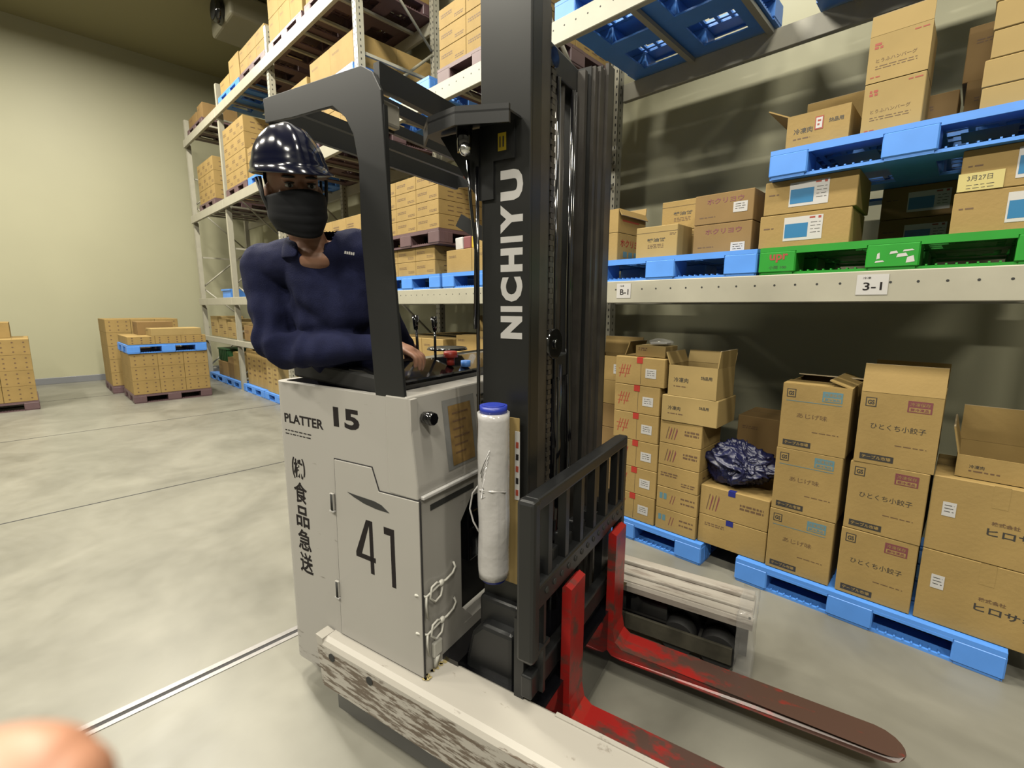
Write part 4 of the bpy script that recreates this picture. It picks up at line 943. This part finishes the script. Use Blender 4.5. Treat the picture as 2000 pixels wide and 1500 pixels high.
# ------------------------------------------------------------------ driver
man = empty('person', W(-1.45, 1.45, .301), TA, 'person in navy sweater, dark helmet and black mask leaning out of the truck', 'person')
MO = (-1.45, 1.45, .301)
def V3(*a): return Vector(a)
def limb(b, pts, rs, n=16):
    """smooth tapered limb through the points (Catmull-Rom)"""
    P = [Vector(p) for p in pts]; P = [P[0] * 2 - P[1]] + P + [P[-1] * 2 - P[-2]]; R = [rs[0]] + list(rs) + [rs[-1]]
    out = []; ro_ = []
    for i in range(1, len(P) - 2):
        for k in range(6):
            t = k / 6
            out.append(.5 * (2 * P[i] + (P[i + 1] - P[i - 1]) * t + (2 * P[i - 1] - 5 * P[i] + 4 * P[i + 1] - P[i + 2]) * t * t + (3 * P[i] - P[i - 1] - 3 * P[i + 1] + P[i + 2]) * t ** 3))
            ro_.append(R[i] + (R[i + 1] - R[i]) * t)
    out.append(P[-2]); ro_.append(R[-2])
    b.tube(out, 0, n, 0, ro_); b.ell(out[0], (ro_[0] * .98,) * 3); b.ell(out[-1], (ro_[-1] * .98,) * 3)
def remeshed(b, name, vox, parent, smooth=6, disp=None):
    o = b.build(name, None); m = o.modifiers.new('r', 'REMESH'); m.mode = 'VOXEL'; m.voxel_size = vox; m.use_smooth_shade = True
    s = o.modifiers.new('s', 'SMOOTH'); s.factor = .5; s.iterations = smooth
    dg = bpy.context.evaluated_depsgraph_get(); me = bpy.data.meshes.new_from_object(o.evaluated_get(dg)); me.name = name
    old = o.data; mats = [x for x in old.materials]; nm = o.name; bpy.data.objects.remove(o); bpy.data.meshes.remove(old)
    me.materials.clear(); [me.materials.append(x) for x in mats]
    if disp:
        nn = [v.normal.copy() for v in me.vertices]
        for v, n in zip(me.vertices, nn): v.co = disp(v.co.copy(), n)
    for p in me.polygons: p.use_smooth = True; p.material_index = 0
    me.transform(Matrix.Translation(-Vector(MO)))
    o = bpy.data.objects.new(name, me); COL.objects.link(o); o.parent = parent; return o
HC = V3(-1.465, 1.003, 1.946)                            # centre of the head
HF = V3(.93, -.36, -.14).normalized()                   # where the face looks
HU = V3(-.09, -.06, 1); HU = (HU - HF * HU.dot(HF)).normalized(); HR = HF.cross(HU).normalized()
HM = Matrix((HR, HF, HU)).transposed().to_4x4()
HSC = 1.06
def hp(r, f, u): return HC + (HR * r + HF * f + HU * u) * HSC
ELB = V3(-1.610, 1.00, 1.425); SHR = V3(-1.695, 1.02, 1.700); WRI = V3(-1.225, 1.15, 1.435)
SHL = V3(-1.375, 1.18, 1.760); ELL = V3(-1.38, 1.30, 1.52); WRL = V3(-1.40, 1.42, 1.42)
PEL = V3(-1.555, 1.38, 1.12); CHE = V3(-1.505, 1.15, 1.58); NEK = V3(-1.487, 1.065, 1.79)
b = MB('skin')
b.ell(hp(0, .0, .035), (.076, .096, .10), rot=HM, seg=24); b.ell(hp(0, .012, -.045), (.060, .080, .075), rot=HM, seg=24)
b.ell(hp(0, .04, -.085), (.038, .045, .035), rot=HM)
b.cyl(hp(0, .088, .012), hp(0, .108, -.022), .010, .016, 12); b.ell(hp(0, .105, -.026), (.018, .014, .012), rot=HM)
for s in (-1, 1):
    b.ell(hp(s * .077, -.005, -.012), (.010, .020, .032), rot=HM); b.ell(hp(s * .042, .060, -.022), (.022, .020, .022), rot=HM); b.ell(hp(s * .03, .080, .030), (.026, .014, .010), rot=HM)
b.ell(hp(0, .092, -.062), (.024, .012, .010), rot=HM)
limb(b, [hp(0, -.02, -.05), NEK, CHE], [.056, .058, .075]); limb(b, [NEK + V3(0, 0, -.03), CHE, PEL], [.07, .115, .125]); b.ell(CHE, (.15, .10, .15)); b.ell(NEK + V3(.015, .0, -.06), (.085, .075, .05))
limb(b, [SHR, ELB, WRI], [.050, .040, .027]); limb(b, [SHL, ELL, WRL], [.050, .040, .027]); limb(b, [SHR, (SHR + SHL) / 2, SHL], [.05, .07, .05])
for sx in (-.10, .10):
    limb(b, [PEL + V3(sx * .8, 0, -.03), PEL + V3(sx, .02, -.42), PEL + V3(sx, .06, -.76)], [.082, .055, .038]); limb(b, [PEL + V3(sx, .06, -.78), PEL + V3(sx + .02, -.06, -.81)], [.04, .03])
def hand(b, wr, fwd, upv, s=1.0, curl=.9, tside=1):
    fwd = Vector(fwd).normalized(); side = fwd.cross(Vector(upv)).normalized(); up_ = side.cross(fwd).normalized()
    pal = wr + fwd * .045; b.ell(pal, (.052, .040, .018), rot=Matrix((fwd, side, up_)).transposed().to_4x4()); limb(b, [wr, pal], [.025, .024])
    for k, (o_, L) in enumerate(((-.030, .070), (-.010, .080), (.010, .076), (.029, .060))):
        p = wr + fwd * .085 + side * (o_ * s) * 1.05; pts = [p - fwd * .02]; a = .15
        for sg in (.42, .32, .26):
            a += curl * .55; d = fwd * math.cos(a) - up_ * math.sin(a); p = p + d * L * sg; pts.append(p)
        limb(b, pts, [.0098, .0092, .0085, .0072], 10)
    p = wr + fwd * .03 + side * (-.036 * tside); q = p + fwd * .035 + side * (-.022 * tside) - up_ * .012; limb(b, [wr + fwd * .012 - side * .015 * tside, p, q, q + fwd * .028 - up_ * .012 + side * .006 * tside], [.014, .0125, .011, .009], 10)
hand(b, WRI + V3(.012, .004, 0), (.95, .35, -.12), (.1, 0, 1))
hand(b, WRL, (-.3, .6, -.25), (0, 0, 1))
remeshed(b, 'body', .0055, man, 3)
def folds(co, n):
    f = 0
    for c, ax, fr_, am in ((ELB, (WRI - ELB).normalized(), 75, .009), (ELB, (SHR - ELB).normalized(), 60, .008), (CHE, V3(.5, .1, 1).normalized(), 36, .008)):
        d = (co - c).length; wgt = math.exp(-(d / (.15 if c is ELB else .24)) ** 2); f += am * wgt * math.sin((co - c).dot(ax) * fr_ + noise.noise(co * 9) * 3.2)
    f += noise.noise(co * 11) * .006 + noise.noise(co * 26) * .0022
    return co + n * f
b = MB('knit')
limb(b, [SHR + V3(.03, .01, .02), SHR, (SHR + ELB) / 2, ELB, (ELB + WRI) / 2 + V3(0, 0, -.004), WRI + V3(-.01, 0, 0)], [.080, .086, .074, .067, .058, .044])
limb(b, [SHL + V3(-.02, 0, .01), SHL, (SHL + ELL) / 2, ELL, WRL], [.075, .078, .066, .06, .04])
limb(b, [NEK + V3(0, .0, -.05), CHE, (CHE + PEL) / 2, PEL], [.085, .150, .160, .150]); b.ell(CHE + V3(.02, -.0, .0), (.165, .115, .17), seg=24); b.ell(CHE + V3(.09, .02, .05), (.10, .10, .12)); b.ell(CHE + V3(-.07, .0, .04), (.12, .10, .12))
limb(b, [SHR + V3(0, 0, .01), NEK + V3(0, .02, -.045), SHL], [.076, .084, .070])
sw = remeshed(b, 'sweater', .0075, man, 5, folds)
FH = V3(math.cos(rad(-34)), math.sin(rad(-34)), 0); RH = V3(-FH.y, FH.x, 0)
bb = bmesh.new(); bb.from_mesh(sw.data)                   # open V neck
for v in bb.verts[:]:
    q = v.co + Vector(MO) - NEK
    if q.dot(FH) > .0 and q.z > -.092 + 1.6 * abs(q.dot(RH)): bb.verts.remove(v)
bb.to_mesh(sw.data); bb.free()
b = MB('knit')                                           # open standing collar
N = 20; ring0 = []; ring1 = []
cn = NEK + V3(.004, -.004, -.025)
for i in range(N + 1):
    a = rad(-34 + 30) + (rad(360 - 60)) * i / N; v = 1 - abs(i / N - .5) * 2
    r0 = .098 if v > .15 else .104; ring0.append(cn + V3(math.cos(a) * .100, math.sin(a) * .088, -.035)); ring1.append(cn + V3(math.cos(a) * .076, math.sin(a) * .072, .045 - .030 * (1 - v) ** 3))
V = [[b.bm.verts.new(p - Vector(MO)) for p in r] for r in (ring0, ring1)]
for i in range(N): f = b.bm.faces.new([V[0][i], V[0][i + 1], V[1][i + 1], V[1][i]]); f.smooth = True
o = b.build('collar', sw); so = o.modifiers.new('s', 'SOLIDIFY'); so.thickness = .012; so.offset = 0; o.modifiers.new('b', 'SUBSURF').levels = 2; o.modifiers['b'].render_levels = 2
b = MB('text'); lp = V3(-1.322, 1.075, 1.745)
lx_ = V3(.86, .42, -.16).normalized(); lz_ = V3(.1, .1, 1).normalized()
for i in range(5):
    q0 = lp + lx_ * (.0072 * i); b.face([q0, q0 + lx_ * .0055, q0 + lx_ * .0055 + lz_ * (.008 if i % 2 else .010), q0 + lz_ * .009])
o = tp(b, 'chest_logo'); o.parent = man; o.data.transform(Matrix.Translation(Vector(TO) - Vector(MO)))
b = MB('trous'); 
for sx in (-.10, .10): limb(b, [PEL + V3(sx * .7, 0, .06), PEL + V3(sx * .8, 0, -.03), PEL + V3(sx, .02, -.42), PEL + V3(sx, .06, -.70)], [.12, .105, .078, .065])
remeshed(b, 'trousers', .012, man, 4)
b = MB('rubber')
for sx in (-.10, .10): b.ell(PEL + V3(sx + .01, -.01, -.805), (.048, .125, .042))
for v in b.bm.verts: v.co.z = max(v.co.z, MO[2] + .001)
o = b.build('shoes', man, MO)
# eyes, brows, hair
for s in (-1, 1):
    b = MB('eyew', 'hair'); c = hp(s * .031, .0835, .010); b.ell(c, (.013, .006, .0065), 0, 12, HM); b.ell(hp(s * .031, .0875, .010), (.006, .004, .006), 1, 10, HM)
    b.ell(hp(s * .031, .0865, .0175), (.016, .006, .0028), 1, 10, HM); b.build('eye', man, MO)
    b = MB('hair'); b.ell(hp(s * .032, .089, .033), (.020, .006, .0042), 0, 10, HM); b.build('eyebrow', man, MO)
b = MB('hair'); b.ell(hp(0, -.018, .035), (.083, .090, .095), rot=HM, seg=24)
bmesh.ops.delete(b.bm, geom=[v for v in b.bm.verts if ((v.co - HC).dot(HU) < -.045) or ((v.co - HC).dot(HF) > -.005 and (v.co - HC).dot(HU) < .05)], context='VERTS')
b.build('hair', man, MO)
# mask
b = MB('mask'); U, Vn = 22, 14; g = []
for j in range(Vn + 1):
    row = []
    for i in range(U + 1):
        a = rad(-98 + 196 * i / U); t = j / Vn; u = -.118 + .100 * t
        rr = .083 if t > .4 else .083 - (.4 - t) * .055
        e = 1 + .20 * math.cos(a) ** 3 * (1 - (2 * t - 1) ** 2 * .5)
        uu = u + (.018 * math.cos(a) ** 2 if t > .8 else 0) - .020 * math.cos(a) ** 2 * (1 - t)
        p = hp(math.sin(a) * rr, .014 + math.cos(a) * (.092 + .003 * (j % 3 == 0)) * e, uu); row.append(b.bm.verts.new(p - Vector(MO)))
    g.append(row)
for j in range(Vn):
    for i in range(U): f = b.bm.faces.new([g[j][i], g[j][i + 1], g[j + 1][i + 1], g[j + 1][i]]); f.smooth = True
o = b.build('face_mask', man); so = o.modifiers.new('s', 'SOLIDIFY'); so.thickness = .003
# helmet
b = MB('helmet', 'gloss', 'hole'); r = bmesh.ops.create_uvsphere(b.bm, u_segments=48, v_segments=32, radius=1)
bmesh.ops.delete(b.bm, geom=[v for v in b.bm.verts if v.co.z < -.08], context='VERTS')
for v in b.bm.verts:
    x, y, z = v.co; fr_ = max(0, y)
    ridge = .006 * math.exp(-(x / .16) ** 2) * max(0, z) + .003 * math.exp(-((abs(x) - .42) / .12) ** 2) * max(0, z)
    k = 1 + ridge / .13
    R_ = .106 * x * k; F_ = .126 * y * k; U_ = .140 * max(z, -.08) * k
    if z < .12: R_ *= 1.04; F_ *= 1.03
    v.co = hp(R_, F_ - .016, U_ * .90 + .060) - Vector(MO)
b.bm.verts.ensure_lookup_table()
for f in b.bm.faces: f.smooth = True
rim = sorted([v for v in b.bm.verts if v.is_boundary], key=lambda v: math.atan2((v.co + Vector(MO) - HC).dot(HR), (v.co + Vector(MO) - HC).dot(HF)))
nr = []
for v in rim:
    p = v.co + Vector(MO) - HC; a = math.atan2(p.dot(HR), p.dot(HF)); c = max(0, math.cos(a)); c2 = c ** 1.5
    d = (HR * math.sin(a) + HF * math.cos(a))
    nr.append(b.bm.verts.new(v.co + d * (.006 + .042 * c2) - HU * (.010 + .012 * c2)))
for i in range(len(rim)):
    j = (i + 1) % len(rim)
    try: f = b.bm.faces.new([rim[i], rim[j], nr[j], nr[i]]); f.smooth = True
    except ValueError: pass
bmesh.ops.recalc_face_normals(b.bm, faces=b.bm.faces)
hel = b.build('helmet', man); so = hel.modifiers.new('s', 'SOLIDIFY'); so.thickness = .004; so.offset = -1
b = MB('rubber')
for s in (-1, 1): b.tube([hp(s * .095, .02, .035), hp(s * .092, .012, -.02), hp(s * .078, .018, -.075), hp(s * .045, .035, -.118), hp(0, .045, -.132)], .0055, 6)
for s in (-1, 1): b.tube([hp(s * .095, -.04, .035), hp(s * .088, -.02, -.02), hp(s * .080, .014, -.065)], .0045, 6)
b.build('chin_strap', hel, MO)

# ------------------------------------------------------------------ photographer's fingertip, close to the lens
b = MB('fing')
FP = [(-0.12517, -0.03774, 1.47349), (-0.11348, -0.02397, 1.48405), (-0.10499, -0.01394, 1.49177), (-0.09872, -0.00747, 1.49342), (-0.09574, -0.00466, 1.49303)]
limb(b, FP, [0.01024, 0.01048, 0.00999, 0.00917, 0.00737], 24)
o = b.build('r'); m = o.modifiers.new('r', 'REMESH'); m.mode = 'VOXEL'; m.voxel_size = .0009; s = o.modifiers.new('s', 'SMOOTH'); s.iterations = 8
dg = bpy.context.evaluated_depsgraph_get(); me = bpy.data.meshes.new_from_object(o.evaluated_get(dg)); bpy.data.objects.remove(o)
me.materials.clear(); me.materials.append(MT['fing'])
for p in me.polygons: p.use_smooth = True
c = Vector(FP[2]); me.transform(Matrix.Translation(-c))
o = obj('finger', me, None, c); tag(o, 'blurred bare fingertip poking into the bottom left corner', 'finger')
